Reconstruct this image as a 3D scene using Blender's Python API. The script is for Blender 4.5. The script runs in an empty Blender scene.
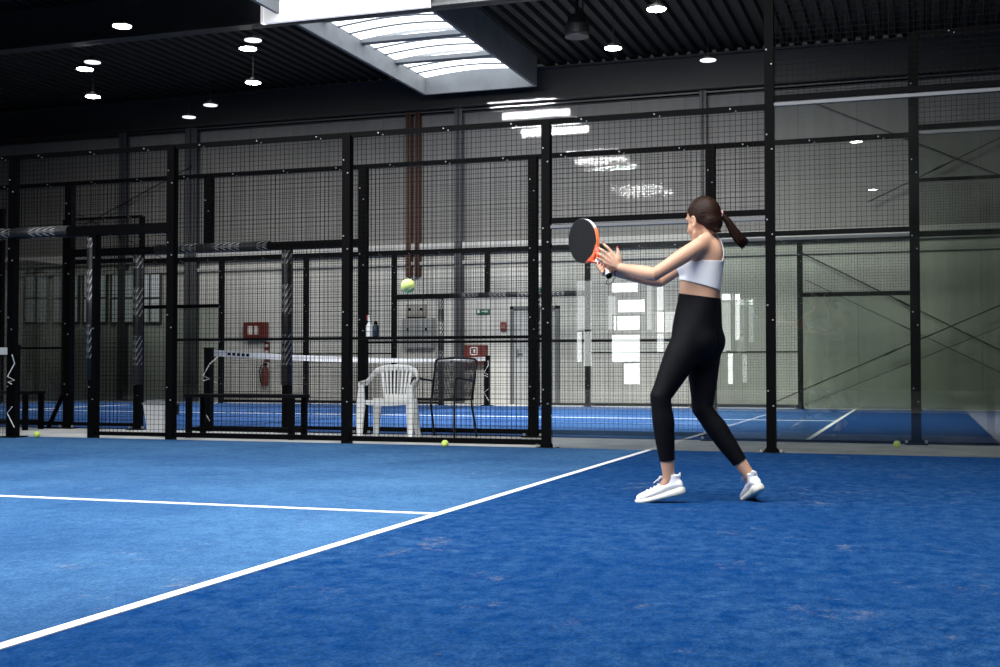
import bpy, bmesh, math, random
import numpy as np
from mathutils import Vector, Matrix, Quaternion
random.seed(7)
PI = math.pi
scene = bpy.context.scene
COL = scene.collection

# ------------------------------------------------------------------ camera
F_PX = 1230.0
YAW = math.radians(18.85)
PITCH = math.atan(34.5 / F_PX)
CAMZ = 0.75
RIGHT = Vector((math.cos(YAW), math.sin(YAW), 0))
FWD = Vector((-math.sin(YAW), math.cos(YAW), 0))
UP = Vector((0, 0, 1))
cam_d = bpy.data.cameras.new('camera'); cam = bpy.data.objects.new('camera', cam_d); COL.objects.link(cam)
cam.location = (0, 0, CAMZ); cam.rotation_euler = (PI/2 + PITCH, 0, YAW)
cam_d.sensor_width = 36; cam_d.lens = 36 * F_PX / 1000; cam_d.clip_end = 200; cam_d.clip_start = 0.05
scene.camera = cam
CF = FWD * math.cos(PITCH) + UP * math.sin(PITCH)
CU = UP * math.cos(PITCH) - FWD * math.sin(PITCH)

def ray(px, py):
    return CF + RIGHT * ((px - 500) / F_PX) + CU * ((333.5 - py) / F_PX)
def at_y(px, py, Y):
    d = ray(px, py); return Vector((0, 0, CAMZ)) + d * (Y / d.y)
def at_z(px, py, Z):
    d = ray(px, py); return Vector((0, 0, CAMZ)) + d * ((Z - CAMZ) / d.z)
def at_d(px, py, depth):
    d = ray(px, py); return Vector((0, 0, CAMZ)) + d * (depth / d.dot(FWD))

# ------------------------------------------------------------------ materials
MATS = {}
def mat(name, col, rough=0.6, metal=0.0, emit=None, estr=0.0, var=0.0, vscale=8.0, bump=0.0, bscale=60.0, spec=0.5, stretch=(1, 1, 1)):
    if name in MATS: return MATS[name]
    m = bpy.data.materials.new(name); m.use_nodes = True
    nt = m.node_tree; b = nt.nodes['Principled BSDF']
    b.inputs['Base Color'].default_value = (*col, 1); b.inputs['Roughness'].default_value = rough
    b.inputs['Metallic'].default_value = metal; b.inputs['Specular IOR Level'].default_value = spec
    if emit:
        b.inputs['Emission Color'].default_value = (*emit, 1); b.inputs['Emission Strength'].default_value = estr
    if var or bump:
        tc = nt.nodes.new('ShaderNodeTexCoord'); mp = nt.nodes.new('ShaderNodeMapping')
        mp.inputs['Scale'].default_value = stretch
        nt.links.new(tc.outputs['Object'], mp.inputs['Vector'])
    if var:
        n = nt.nodes.new('ShaderNodeTexNoise'); n.inputs['Scale'].default_value = vscale; n.inputs['Detail'].default_value = 6
        nt.links.new(mp.outputs['Vector'], n.inputs['Vector'])
        r = nt.nodes.new('ShaderNodeMapRange'); r.inputs['From Min'].default_value = .3; r.inputs['From Max'].default_value = .7
        r.inputs['To Min'].default_value = 1 - var; r.inputs['To Max'].default_value = 1 + var
        nt.links.new(n.outputs['Fac'], r.inputs['Value'])
        mx = nt.nodes.new('ShaderNodeVectorMath'); mx.operation = 'SCALE'; mx.inputs[0].default_value = col
        nt.links.new(r.outputs['Result'], mx.inputs['Scale']); nt.links.new(mx.outputs['Vector'], b.inputs['Base Color'])
    if bump:
        n2 = nt.nodes.new('ShaderNodeTexNoise'); n2.inputs['Scale'].default_value = bscale
        nt.links.new(mp.outputs['Vector'], n2.inputs['Vector'])
        bp = nt.nodes.new('ShaderNodeBump'); bp.inputs['Strength'].default_value = bump; bp.inputs['Distance'].default_value = .01
        nt.links.new(n2.outputs['Fac'], bp.inputs['Height']); nt.links.new(bp.outputs['Normal'], b.inputs['Normal'])
    MATS[name] = m; return m

def N(nt, t, **kw):
    n = nt.nodes.new(t)
    for k, v in kw.items(): setattr(n, k, v)
    return n
def mathn(nt, op, a, b=None, c=None):
    n = nt.nodes.new('ShaderNodeMath'); n.operation = op
    for i, v in enumerate((a, b, c)):
        if v is None: continue
        if isinstance(v, (int, float)): n.inputs[i].default_value = v
        else: nt.links.new(v, n.inputs[i])
    return n.outputs[0]

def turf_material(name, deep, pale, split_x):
    m = bpy.data.materials.new(name); m.use_nodes = True; nt = m.node_tree; L = nt.links.new
    b = nt.nodes['Principled BSDF']; b.inputs['Roughness'].default_value = .95
    b.inputs['Specular IOR Level'].default_value = .04
    b.inputs['Sheen Weight'].default_value = .0; b.inputs['Sheen Tint'].default_value = (.5, .62, .9, 1)
    geo = N(nt, 'ShaderNodeNewGeometry')
    def noise(scale, detail=6, st=(1, 1, 1), rough=.6):
        mp = N(nt, 'ShaderNodeMapping'); mp.inputs['Scale'].default_value = st; L(geo.outputs['Position'], mp.inputs['Vector'])
        n = N(nt, 'ShaderNodeTexNoise'); n.inputs['Scale'].default_value = scale; n.inputs['Detail'].default_value = detail
        n.inputs['Roughness'].default_value = rough
        L(mp.outputs['Vector'], n.inputs['Vector']); return n.outputs['Fac']
    def ramp(v, a, b_):
        r = N(nt, 'ShaderNodeMapRange'); r.clamp = True
        r.inputs['From Min'].default_value = a; r.inputs['From Max'].default_value = b_; L(v, r.inputs['Value']); return r.outputs['Result']
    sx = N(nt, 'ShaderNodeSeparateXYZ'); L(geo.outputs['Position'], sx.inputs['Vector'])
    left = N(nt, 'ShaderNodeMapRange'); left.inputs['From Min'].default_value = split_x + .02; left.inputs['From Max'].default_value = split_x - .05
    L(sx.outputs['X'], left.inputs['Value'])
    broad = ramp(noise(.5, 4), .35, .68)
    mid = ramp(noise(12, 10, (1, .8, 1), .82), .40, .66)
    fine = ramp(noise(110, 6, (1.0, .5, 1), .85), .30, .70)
    # pale sand mottling, plus grazing haze painted in left of split_x
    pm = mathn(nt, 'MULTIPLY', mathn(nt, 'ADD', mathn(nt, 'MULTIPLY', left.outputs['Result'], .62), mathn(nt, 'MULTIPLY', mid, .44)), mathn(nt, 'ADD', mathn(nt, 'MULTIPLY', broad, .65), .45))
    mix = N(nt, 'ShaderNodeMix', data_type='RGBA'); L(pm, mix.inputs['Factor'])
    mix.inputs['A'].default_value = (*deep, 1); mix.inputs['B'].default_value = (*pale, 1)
    # scuffed tufts
    sc = ramp(noise(2.2, 9, (1.0, .8, 1), .75), .58, .70)
    sc = mathn(nt, 'MULTIPLY', sc, ramp(noise(16, 6, (1, .6, 1), .8), .47, .62))
    mix2 = N(nt, 'ShaderNodeMix', data_type='RGBA'); L(mathn(nt, 'MULTIPLY', sc, .5), mix2.inputs['Factor'])
    L(mix.outputs['Result'], mix2.inputs['A']); mix2.inputs['B'].default_value = (.40, .39, .37, 1)
    mul = N(nt, 'ShaderNodeVectorMath', operation='SCALE'); L(mix2.outputs['Result'], mul.inputs[0])
    L(mathn(nt, 'ADD', mathn(nt, 'MULTIPLY', fine, 1.1), .45), mul.inputs['Scale'])
    L(mul.outputs['Vector'], b.inputs['Base Color'])
    bp = N(nt, 'ShaderNodeBump'); bp.inputs['Strength'].default_value = .5; bp.inputs['Distance'].default_value = .01
    L(fine, bp.inputs['Height']); L(bp.outputs['Normal'], b.inputs['Normal'])
    return m

def glass_material(name, refl, tint, haze):
    m = bpy.data.materials.new(name); m.use_nodes = True; nt = m.node_tree; nt.nodes.clear(); L = nt.links.new
    out = N(nt, 'ShaderNodeOutputMaterial')
    tr = N(nt, 'ShaderNodeBsdfTransparent'); tr.inputs['Color'].default_value = (*tint, 1)
    gl = N(nt, 'ShaderNodeBsdfGlossy'); gl.inputs['Roughness'].default_value = 0.0; gl.inputs['Color'].default_value = (1, 1, 1, 1)
    df = N(nt, 'ShaderNodeBsdfDiffuse'); df.inputs['Color'].default_value = (.7, .75, .72, 1)
    geo = N(nt, 'ShaderNodeNewGeometry')
    nz = N(nt, 'ShaderNodeTexNoise'); nz.inputs['Scale'].default_value = 1.6; nz.inputs['Detail'].default_value = 7; L(geo.outputs['Position'], nz.inputs['Vector'])
    hz = N(nt, 'ShaderNodeMapRange'); hz.inputs['From Min'].default_value = .45; hz.inputs['From Max'].default_value = .75
    hz.inputs['To Min'].default_value = haze * .4; hz.inputs['To Max'].default_value = haze * 2; L(nz.outputs['Fac'], hz.inputs['Value'])
    m1 = N(nt, 'ShaderNodeMixShader'); L(hz.outputs['Result'], m1.inputs[0]); L(tr.outputs[0], m1.inputs[1]); L(df.outputs[0], m1.inputs[2])
    fr = N(nt, 'ShaderNodeFresnel'); fr.inputs['IOR'].default_value = 1.5
    fac = mathn(nt, 'MINIMUM', mathn(nt, 'MULTIPLY', fr.outputs[0], refl), .9)
    m2 = N(nt, 'ShaderNodeMixShader'); L(fac, m2.inputs[0]); L(m1.outputs[0], m2.inputs[1]); L(gl.outputs[0], m2.inputs[2])
    L(m2.outputs[0], out.inputs['Surface'])
    return m

def chevron_material(name):
    m = bpy.data.materials.new(name); m.use_nodes = True; nt = m.node_tree; L = nt.links.new
    b = nt.nodes['Principled BSDF']; b.inputs['Roughness'].default_value = .5
    tc = N(nt, 'ShaderNodeTexCoord'); s = N(nt, 'ShaderNodeSeparateXYZ'); L(tc.outputs['UV'], s.inputs['Vector'])
    zig = mathn(nt, 'ADD', mathn(nt, 'MULTIPLY', s.outputs['Y'], 11.0), mathn(nt, 'MULTIPLY', mathn(nt, 'ABSOLUTE', s.outputs['X']), 22.0))
    st = mathn(nt, 'GREATER_THAN', mathn(nt, 'FRACT', zig), .74)
    blk = mathn(nt, 'GREATER_THAN', mathn(nt, 'FRACT', mathn(nt, 'MULTIPLY', s.outputs['Y'], 1.7)), .40)
    f = mathn(nt, 'MULTIPLY', mathn(nt, 'MULTIPLY', st, blk), .5)
    mix = N(nt, 'ShaderNodeMix', data_type='RGBA'); L(f, mix.inputs['Factor'])
    mix.inputs['A'].default_value = (.008, .008, .009, 1); mix.inputs['B'].default_value = (.62, .62, .62, 1)
    L(mix.outputs['Result'], b.inputs['Base Color']); return m

BLACK = mat('black_powder_coat', (.0013, .0013, .0017), .5, var=.2, vscale=5, spec=.07)
WIRE = mat('mesh_wire', (.0015, .0015, .0018), .5, 0, spec=.08)
BOLT = mat('zinc_bolt', (.42, .42, .42), .35, .4)
STEEL = mat('bright_steel_edge', (.20, .205, .215), .4, .4)
CHEV = chevron_material('chevron_padding')
GLASS = glass_material('court_glass', 2.0, (.965, .98, .97), .006)
GLASS2 = glass_material('court_glass_dusty', 1.1, (.95, .965, .95), .008)
GLASS3 = glass_material('far_court_glass', 1.0, (.78, .81, .775), .006)
CONC = mat('smooth_concrete', (.66, .655, .635), .6, var=.22, vscale=2.2, bump=.05)
WHITE_LINE = mat('white_line_paint', (.86, .87, .88), .8, var=.1, vscale=30)

# ------------------------------------------------------------------ mesh builder
class MB:
    def __init__(s): s.v = []; s.f = []; s.m = []; s.uv = None
    def add(s, vs, fs, mi=0):
        o = len(s.v); s.v += [tuple(v) for v in vs]
        for f in fs: s.f.append(tuple(o + i for i in f)); s.m.append(mi)
    def box(s, lo, hi, mi=0, R=None, T=None):
        x0, y0, z0 = lo; x1, y1, z1 = hi
        vs = [Vector(p) for p in ((x0,y0,z0),(x1,y0,z0),(x1,y1,z0),(x0,y1,z0),(x0,y0,z1),(x1,y0,z1),(x1,y1,z1),(x0,y1,z1))]
        if R is not None: vs = [R @ v for v in vs]
        if T is not None: vs = [v + Vector(T) for v in vs]
        s.add(vs, ((3,2,1,0),(4,5,6,7),(0,1,5,4),(1,2,6,5),(2,3,7,6),(3,0,4,7)), mi)
    def cbox(s, c, sz, mi=0, R=None):
        h = Vector(sz) / 2; s.box(-h, h, mi, R, c)
    def bar(s, a, b, w, h, mi=0, up=UP):
        a = Vector(a); b = Vector(b); d = (b - a).normalized()
        x = d.cross(Vector(up))
        if x.length < 1e-4: x = d.cross(Vector((1, 0, 0)))
        x.normalize(); y = x.cross(d)
        vs = []
        for p in (a, b):
            for sx, sy in ((-1,-1),(1,-1),(1,1),(-1,1)): vs.append(p + x*sx*w/2 + y*sy*h/2)
        s.add(vs, ((3,2,1,0),(4,5,6,7),(0,1,5,4),(1,2,6,5),(2,3,7,6),(3,0,4,7)), mi)
    def tube(s, pts, radii, seg=12, mi=0, cap=True, flat=None, ref=None):
        """flat: ratio of second radius; ref: direction of first radius"""
        pts = [Vector(p) for p in pts]; n = len(pts)
        if not isinstance(radii, (list, tuple)): radii = [radii] * n
        rings = []; prev = None
        for i, p in enumerate(pts):
            t = (pts[min(i+1, n-1)] - pts[max(i-1, 0)]).normalized()
            if ref is not None: x = Vector(ref) - t * Vector(ref).dot(t)
            elif prev is None:
                x = t.cross(Vector((0.13, 0.21, 1))); 
                if x.length < .05: x = t.cross(Vector((1, 0, 0)))
            else: x = prev - t * prev.dot(t)
            x.normalize(); prev = x; y = t.cross(x)
            r = radii[i]; r1, r2 = (r if isinstance(r, (list, tuple)) else (r, r * (flat or 1)))
            rings.append([p + x*math.cos(2*PI*k/seg)*r1 + y*math.sin(2*PI*k/seg)*r2 for k in range(seg)])
        o = [v for r in rings for v in r]; fs = []
        for i in range(n-1):
            for k in range(seg):
                k2 = (k+1) % seg
                fs.append((i*seg+k, i*seg+k2, (i+1)*seg+k2, (i+1)*seg+k))
        if cap:
            fs.append(tuple(reversed(range(seg)))); fs.append(tuple((n-1)*seg + k for k in range(seg)))
        s.add(o, fs, mi)
    def rtube(s, pts, radii, seg=12, mi=0, **k):
        """tube with rounded ends"""
        pts = [Vector(p) for p in pts]
        if not isinstance(radii, (list, tuple)): radii = [radii] * len(pts)
        a, b = pts[0], pts[-1]; da = (pts[0]-pts[1]).normalized(); db = (pts[-1]-pts[-2]).normalized()
        ra, rb = radii[0], radii[-1]; sc = lambda r, q: tuple(x*q for x in r) if isinstance(r, tuple) else r*q
        mr = lambda r: min(r) if isinstance(r, tuple) else r
        P = [a+da*mr(ra)*.97, a+da*mr(ra)*.7] + pts + [b+db*mr(rb)*.7, b+db*mr(rb)*.97]
        R = [sc(ra,.2), sc(ra,.71)] + list(radii) + [sc(rb,.71), sc(rb,.2)]
        s.tube(P, R, seg, mi, **k)
    def ell(s, c, r, axes=None, seg=20, rings=12, mi=0):
        c = Vector(c); ax = axes or (Vector((1,0,0)), Vector((0,1,0)), Vector((0,0,1)))
        vs = [c - ax[2]*r[2]]
        for i in range(1, rings):
            th = PI * i / rings
            for k in range(seg):
                ph = 2*PI*k/seg
                vs.append(c + ax[0]*r[0]*math.sin(th)*math.cos(ph) + ax[1]*r[1]*math.sin(th)*math.sin(ph) - ax[2]*r[2]*math.cos(th))
        vs.append(c + ax[2]*r[2]); fs = []
        for k in range(seg): fs.append((0, 1+(k+1)%seg, 1+k))
        for i in range(rings-2):
            for k in range(seg):
                a = 1+i*seg+k; b = 1+i*seg+(k+1)%seg
                fs.append((a, b, b+seg, a+seg))
        top = len(vs)-1; q = 1+(rings-2)*seg
        for k in range(seg): fs.append((q+k, q+(k+1)%seg, top))
        s.add(vs, fs, mi)
    def lathe(s, prof, c=(0,0,0), seg=24, mi=0):
        c = Vector(c); vs = []; n = len(prof)
        for r, z in prof:
            for k in range(seg): vs.append(c + Vector((r*math.cos(2*PI*k/seg), r*math.sin(2*PI*k/seg), z)))
        fs = []
        for i in range(n-1):
            for k in range(seg):
                k2 = (k+1) % seg; fs.append((i*seg+k, i*seg+k2, (i+1)*seg+k2, (i+1)*seg+k))
        fs.append(tuple(reversed(range(seg)))); fs.append(tuple((n-1)*seg+k for k in range(seg)))
        s.add(vs, fs, mi)
    def prism(s, poly, a, b, frame, mi=0):
        """extrude 2D polygon from a to b along frame[2]; frame = (x, y, n), origin 0"""
        n = len(poly); vs = [frame[0]*p[0] + frame[1]*p[1] + frame[2]*a for p in poly] + [frame[0]*p[0] + frame[1]*p[1] + frame[2]*b for p in poly]
        s.add(vs, [tuple(reversed(range(n))), tuple(range(n, 2*n))] + [(i, (i+1)%n, n+(i+1)%n, n+i) for i in range(n)], mi)
    def mesh(s, name):
        me = bpy.data.meshes.new(name); me.from_pydata([tuple(v) for v in s.v], [], s.f)
        me.polygons.foreach_set('material_index', s.m); me.update(); return me
    def build(s, name, mats, parent=None, smooth=False, loc=None, fix=True, bevel=0, sub=0):
        me = s.mesh(name)
        if fix:
            bm = bmesh.new(); bm.from_mesh(me); bmesh.ops.recalc_face_normals(bm, faces=bm.faces); bm.to_mesh(me); bm.free()
        for m in (mats if isinstance(mats, (list, tuple)) else [mats]): me.materials.append(m)
        if smooth: me.polygons.foreach_set('use_smooth', [True]*len(me.polygons))
        o = bpy.data.objects.new(name, me); COL.objects.link(o)
        if parent is not None: o.parent = parent
        if loc is not None: o.location = loc
        if bevel:
            b = o.modifiers.new('bevel', 'BEVEL'); b.width = bevel; b.segments = 2; b.limit_method = 'ANGLE'
        if sub:
            b = o.modifiers.new('sub', 'SUBSURF'); b.levels = sub; b.render_levels = sub
        return o

def tag(o, label=None, cat=None, group=None, kind=None):
    for k, v in (('label', label), ('category', cat), ('group', group), ('kind', kind)):
        if v: o[k] = v
    return o
def empty(name, loc=(0,0,0), rz=0, **k):
    o = bpy.data.objects.new(name, None); COL.objects.link(o); o.location = loc; o.rotation_euler.z = rz; o.empty_display_size = .1
    return tag(o, **k)
def copy_tree(o, parent=None):
    c = o.copy(); COL.objects.link(c); c.parent = parent
    for ch in list(o.children): copy_tree(ch, c)
    return c
def struct(name, mb, m, **k):
    o = mb.build(name, m, **k); o['kind'] = 'structure'; return o

# ------------------------------------------------------------------ layout constants
YN = 10.97          # near court, far side fence
XB = 0.73           # near court back wall
YA, YB = 12.75, 22.75   # neighbour court side fences
YW = 24.4           # hall end wall
X0, X1 = -32.0, 9.0
Y0 = -20.0
ZR = 7.0            # roof sheet
SERV = -2.31; NETN = -9.30; NETNP = -9.16; NETB = -8.03; CENT = 5.8

# ------------------------------------------------------------------ setting
mb = MB(); mb.box((X0, Y0, -.2), (X1, YW, 0)); struct('floor', mb, CONC)
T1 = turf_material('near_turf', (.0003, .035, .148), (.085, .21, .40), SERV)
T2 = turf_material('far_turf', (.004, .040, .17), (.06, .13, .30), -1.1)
def turf(name, x0, x1, y0, y1, m):
    mb = MB(); mb.box((x0, y0, 0), (x1, y1, .012)); o = struct(name, mb, m); return o
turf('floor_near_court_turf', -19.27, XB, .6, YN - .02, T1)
turf('floor_unseen_added_turf', 1.5, X1, .6, YN - .02, T1)  # unseen turf, added so the glass mirrors no bright concrete
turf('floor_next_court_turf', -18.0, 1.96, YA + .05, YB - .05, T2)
lw = .05
def line(name, lo, hi):
    mb = MB(); mb.box(lo, hi); struct(name, mb, WHITE_LINE)
line('trim_1', (SERV - lw/2, .65, .012), (SERV + lw/2, YN - .05, .0155))
line('trim_2', (-16.3, CENT - lw/2, .012), (SERV - lw/2, CENT + lw/2, .0155))
line('trim_3', (-1.10 - lw/2, YA + .08, .012), (-1.10 + lw/2, YB - .08, .0155))
line('trim_4', (-15, 17.75 - lw/2, .012), (-1.10 - lw/2, 17.75 + lw/2, .0155))
line('trim_5', (-15 - lw, YA + .08, .012), (-15, YB - .08, .0155))

# hall walls: pale plinth panels below, darker sheet above
def wall_material(name, low, high, zsplit, rib):
    m = bpy.data.materials.new(name); m.use_nodes = True; nt = m.node_tree; L = nt.links.new
    b = nt.nodes['Principled BSDF']; b.inputs['Roughness'].default_value = .6
    geo = N(nt, 'ShaderNodeNewGeometry'); s = N(nt, 'ShaderNodeSeparateXYZ'); L(geo.outputs['Position'], s.inputs['Vector'])
    up = mathn(nt, 'GREATER_THAN', s.outputs['Z'], zsplit)
    mix = N(nt, 'ShaderNodeMix', data_type='RGBA'); L(up, mix.inputs['Factor'])
    mix.inputs['A'].default_value = (*low, 1); mix.inputs['B'].default_value = (*high, 1)
    nz = N(nt, 'ShaderNodeTexNoise'); nz.inputs['Scale'].default_value = .8; nz.inputs['Detail'].default_value = 5
    mp = N(nt, 'ShaderNodeMapping'); mp.inputs['Scale'].default_value = (1.6, 1.6, .5); L(geo.outputs['Position'], mp.inputs['Vector']); L(mp.outputs['Vector'], nz.inputs['Vector'])
    seam = mathn(nt, 'GREATER_THAN', mathn(nt, 'FRACT', mathn(nt, 'MULTIPLY', s.outputs['X'], 1/1.1)), .985)
    hs = mathn(nt, 'GREATER_THAN', mathn(nt, 'FRACT', mathn(nt, 'MULTIPLY', s.outputs['Z'], 1/1.02)), .985)
    g = mathn(nt, 'SUBTRACT', mathn(nt, 'ADD', mathn(nt, 'MULTIPLY', nz.outputs['Fac'], .5), .75), mathn(nt, 'MULTIPLY', mathn(nt, 'MAXIMUM', seam, mathn(nt, 'MULTIPLY', hs, .4)), .35))
    fine = mathn(nt, 'FRACT', mathn(nt, 'MULTIPLY', s.outputs['X'], 1/rib))
    g = mathn(nt, 'MULTIPLY', g, mathn(nt, 'ADD', mathn(nt, 'MULTIPLY', mathn(nt, 'GREATER_THAN', fine, .5), .06), .95))
    sc = N(nt, 'ShaderNodeVectorMath', operation='SCALE'); L(mix.outputs['Result'], sc.inputs[0]); L(g, sc.inputs['Scale'])
    L(sc.outputs['Vector'], b.inputs['Base Color']); return m
WALL = wall_material('hall_wall_panels', (.46, .46, .435), (.165, .162, .156), 3.35, .275)
DARKW = mat('dark_hall_wall', (.10, .10, .10), .7, var=.2, vscale=1)
mb = MB(); mb.box((X0, YW, 0), (X1, YW + .2, ZR)); struct('wall_far', mb, WALL)
mb = MB(); mb.box((X0 - .2, Y0, 0), (X0, YW, ZR)); struct('wall_left', mb, DARKW)
mb = MB(); mb.box((X1, Y0, 0), (X1 + .2, YW, ZR)); struct('wall_right', mb, DARKW)
mb = MB(); mb.box((X0, Y0 - .2, 0), (X1, Y0, ZR)); struct('wall_back', mb, mat('hall_back_wall', (.16, .165, .16), .7, var=.2, vscale=1))

# roof: trapezoid sheeting with the strip skylight cut out
SKX0, SKX1 = -9.65, -7.25
CEIL = mat('dark_roof_sheet', (.007, .0074, .0085), .6, .1, var=.25, vscale=.7)
mb = MB()
def sheet(x0, x1, y0, y1):
    x = x0; prof = []
    while x < x1 - .26:
        prof += [(x, ZR), (x + .12, ZR), (x + .145, ZR + .09), (x + .225, ZR + .09)]; x += .25
    prof.append((x1, ZR))
    vs = [(a, y0, z) for a, z in prof] + [(a, y1, z) for a, z in prof]; n = len(prof)
    mb.add(vs, [(i, i+1, n+i+1, n+i) for i in range(n-1)])
sheet(X0, SKX0, Y0, YW); sheet(SKX1, X1, Y0, YW)
sheet(SKX0, SKX1, 23.4, YW)
mb.box((X0, Y0, ZR + .9), (X1, YW, ZR + 1.0))
struct('ceiling', mb, CEIL, fix=False)

BEAM = mat('roof_beam_paint', (.023, .025, .029), .5, var=.15, vscale=1)
def beam(name, y, z0, z1, x0=X0, x1=X1, m=BEAM):
    mb = MB(); mb.box((x0, y - .015, z0), (x1, y + .015, z1)); mb.box((x0, y - .13, z0), (x1, y + .13, z0 + .04)); mb.box((x0, y - .13, z1 - .04), (x1, y + .13, z1))
    return struct(name, mb, m)
beam('roof_beam', 17.5, 6.30, 6.98); beam('roof_beam', 24.2, 6.25, 6.95)
for y in (11.0, 4.4, -2.2, -8.8, -15.4): beam('roof_beam', y, 6.30, 6.98)

# skylight
SHAFT = mat('skylight_shaft_boards', (.17, .178, .185), .6, var=.12, vscale=3)
SKYM = mat('skylight_glazing', (.9, .93, .96), .4, emit=(.90, .95, 1.0), estr=3.6)
FRAMEM = mat('skylight_frame', (.16, .17, .18), .5)
mb = MB()
ZS, ZP = 6.40, 6.72
for x in (SKX0, SKX1): mb.box((x - .03, Y0, ZS), (x + .03, 23.45, 7.06))
mb.box((SKX0, 23.42, ZS), (SKX1, 23.48, 7.06))
struct('skylight_shaft', mb, SHAFT)
mb = MB(); K = 8
ys = [23.42 - 1.56*k for k in range(28) if 23.42 - 1.56*k > Y0 + 1.6]
for yb in ys:
    ya = yb - 1.38
    arc = [(SKX0 + (SKX1-SKX0)*k/K, ZP + .03 + .09*math.sin(PI*k/K)) for k in range(K+1)]
    mb.add([(a, ya, z) for a, z in arc] + [(a, yb, z) for a, z in arc], [(k+1, k, K+1+k, K+2+k) for k in range(K)])
win = struct('window_1', mb, SKYM, fix=False)
mb = MB()
for y in ys:
    mb.box((SKX0, y - 1.56, ZP - .03), (SKX1, y - 1.38, ZP + .05))
    for q in (.46, .92):
        mb.tube([(SKX0 + (SKX1-SKX0)*k/K, y - q, ZP + .02 + .09*math.sin(PI*k/K)) for k in range(K+1)], .022, 6)
o = mb.build('window_frame', FRAMEM, parent=win)
mb = MB(); mb.box((SKX0, Y0, 7.0), (SKX1, 23.45, 7.06)); struct('skylight_cover', mb, SHAFT)
# white boards closing the shaft in front of the beam
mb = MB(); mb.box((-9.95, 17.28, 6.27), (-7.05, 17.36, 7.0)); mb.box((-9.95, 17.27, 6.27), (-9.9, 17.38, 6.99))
struct('trim_6', mb, mat('glowing_white_shaft_board', (.93, .94, .95), .5, emit=(1, 1, 1), estr=.5))  # emission paints in the light spilling from the skylight

# columns and services on the far wall
def wall_box(px0, py0, px1, py1, th, y=YW):
    a = at_y(px0, py1, y - th); b = at_y(px1, py0, y - th)
    return (a.x, y - th, a.z), (b.x, y, b.z)
COLM = mat('steel_column_grey', (.055, .058, .065), .5, var=.15, vscale=2)
RUST = mat('red_oxide_column', (.050, .020, .012), .5, var=.2, vscale=2)
def column(px0, px1, m, z0=0, z1=6.3, th=.16):
    a = at_y(px0, 250, YW - th).x; b = at_y(px1, 250, YW - th).x
    mb = MB(); mb.box((a, YW - th, z0), (b, YW - th + .02, z1)); mb.box((a, YW - .02, z0), (b, YW, z1)); mb.box(((a+b)/2 - .01, YW - th, z0), ((a+b)/2 + .01, YW, z1))
    struct('wall_column', mb, m)
for a, b in ((184, 196), (454, 462), (118, 125), (700, 707)): column(a, b, COLM)
for a, b in ((405.5, 410.5), (414.5, 419)): column(a, b, RUST, z0=2.7)
# ledge between plinth and sheet, and cable tray below the eaves
mb = MB(); mb.box((X0, YW - .14, 3.18), (X1, YW, 3.42)); mb.box((X0, YW - .09, 2.95), (X1, YW, 3.02)); struct('trim_7', mb, mat('wall_ledge', (.38, .38, .37), .6))
mb = MB(); mb.box((X0, YW - .15, 6.17), (X1, YW - .03, 6.2)); mb.box((X0, YW - .15, 6.17), (X1, YW - .14, 6.23)); tag(mb.build('cable_tray', mat('tray', (.10, .10, .10), .4, .5)), 'long grey cable tray fixed below the roof beam along the end wall', 'cable tray')
# band of high windows at the left end of the wall
PANE = mat('dim_window_glass', (.5, .53, .55), .25, emit=(.75, .85, .92), estr=.10)
FR2 = mat('dark_window_frame', (.05, .05, .05), .5)
for n_, (a, b) in enumerate(((26, 48), (54, 78), (84, 106), (112, 134), (140, 160))):
    lo, hi = wall_box(a, 274, b, 322, .05)
    mb = MB(); mb.box(lo, hi); w = struct('window_%d' % (n_ + 2), mb, PANE)
    mb = MB(); xm = (lo[0] + hi[0])/2; zm = (lo[2] + hi[2])/2
    mb.box((lo[0]-.04, lo[1]-.02, lo[2]-.05), (hi[0]+.04, hi[1], lo[2])); mb.box((lo[0]-.04, lo[1]-.02, hi[2]), (hi[0]+.04, hi[1], hi[2]+.05))
    for x in (lo[0]-.04, xm-.02, hi[0]): mb.box((x, lo[1]-.02, lo[2]), (x+.04, hi[1], hi[2]))
    mb.box((lo[0], lo[1]-.02, zm-.02), (hi[0], hi[1], zm+.02)); mb.build('window_frame', FR2, parent=w)
# grey door in the far wall
lo, hi = wall_box(514, 309, 556, 405, .04); lo = (lo[0], lo[1], 0.0)
mb = MB(); mb.box(lo, hi); dr = struct('door_1', mb, mat('door_grey', (.33, .34, .34), .5, var=.08, vscale=2))
mb = MB()
for x in (lo[0]-.07, hi[0]): mb.box((x, lo[1]-.05, 0), (x+.07, hi[1], hi[2]+.07))
mb.box((lo[0]-.07, lo[1]-.05, hi[2]), (hi[0]+.07, hi[1], hi[2]+.07)); mb.build('door_frame', mat('door_frame_grey', (.10, .105, .11), .5), parent=dr)
mb = MB(); mb.bar((lo[0]+.08, lo[1]-.05, 1.05), (lo[0]+.2, lo[1]-.05, 1.05), .025, .025); mb.box((lo[0]+.06, lo[1]-.02, .98), (lo[0]+.11, lo[1], 1.14)); mb.build('door_handle', STEEL, parent=dr)

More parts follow.
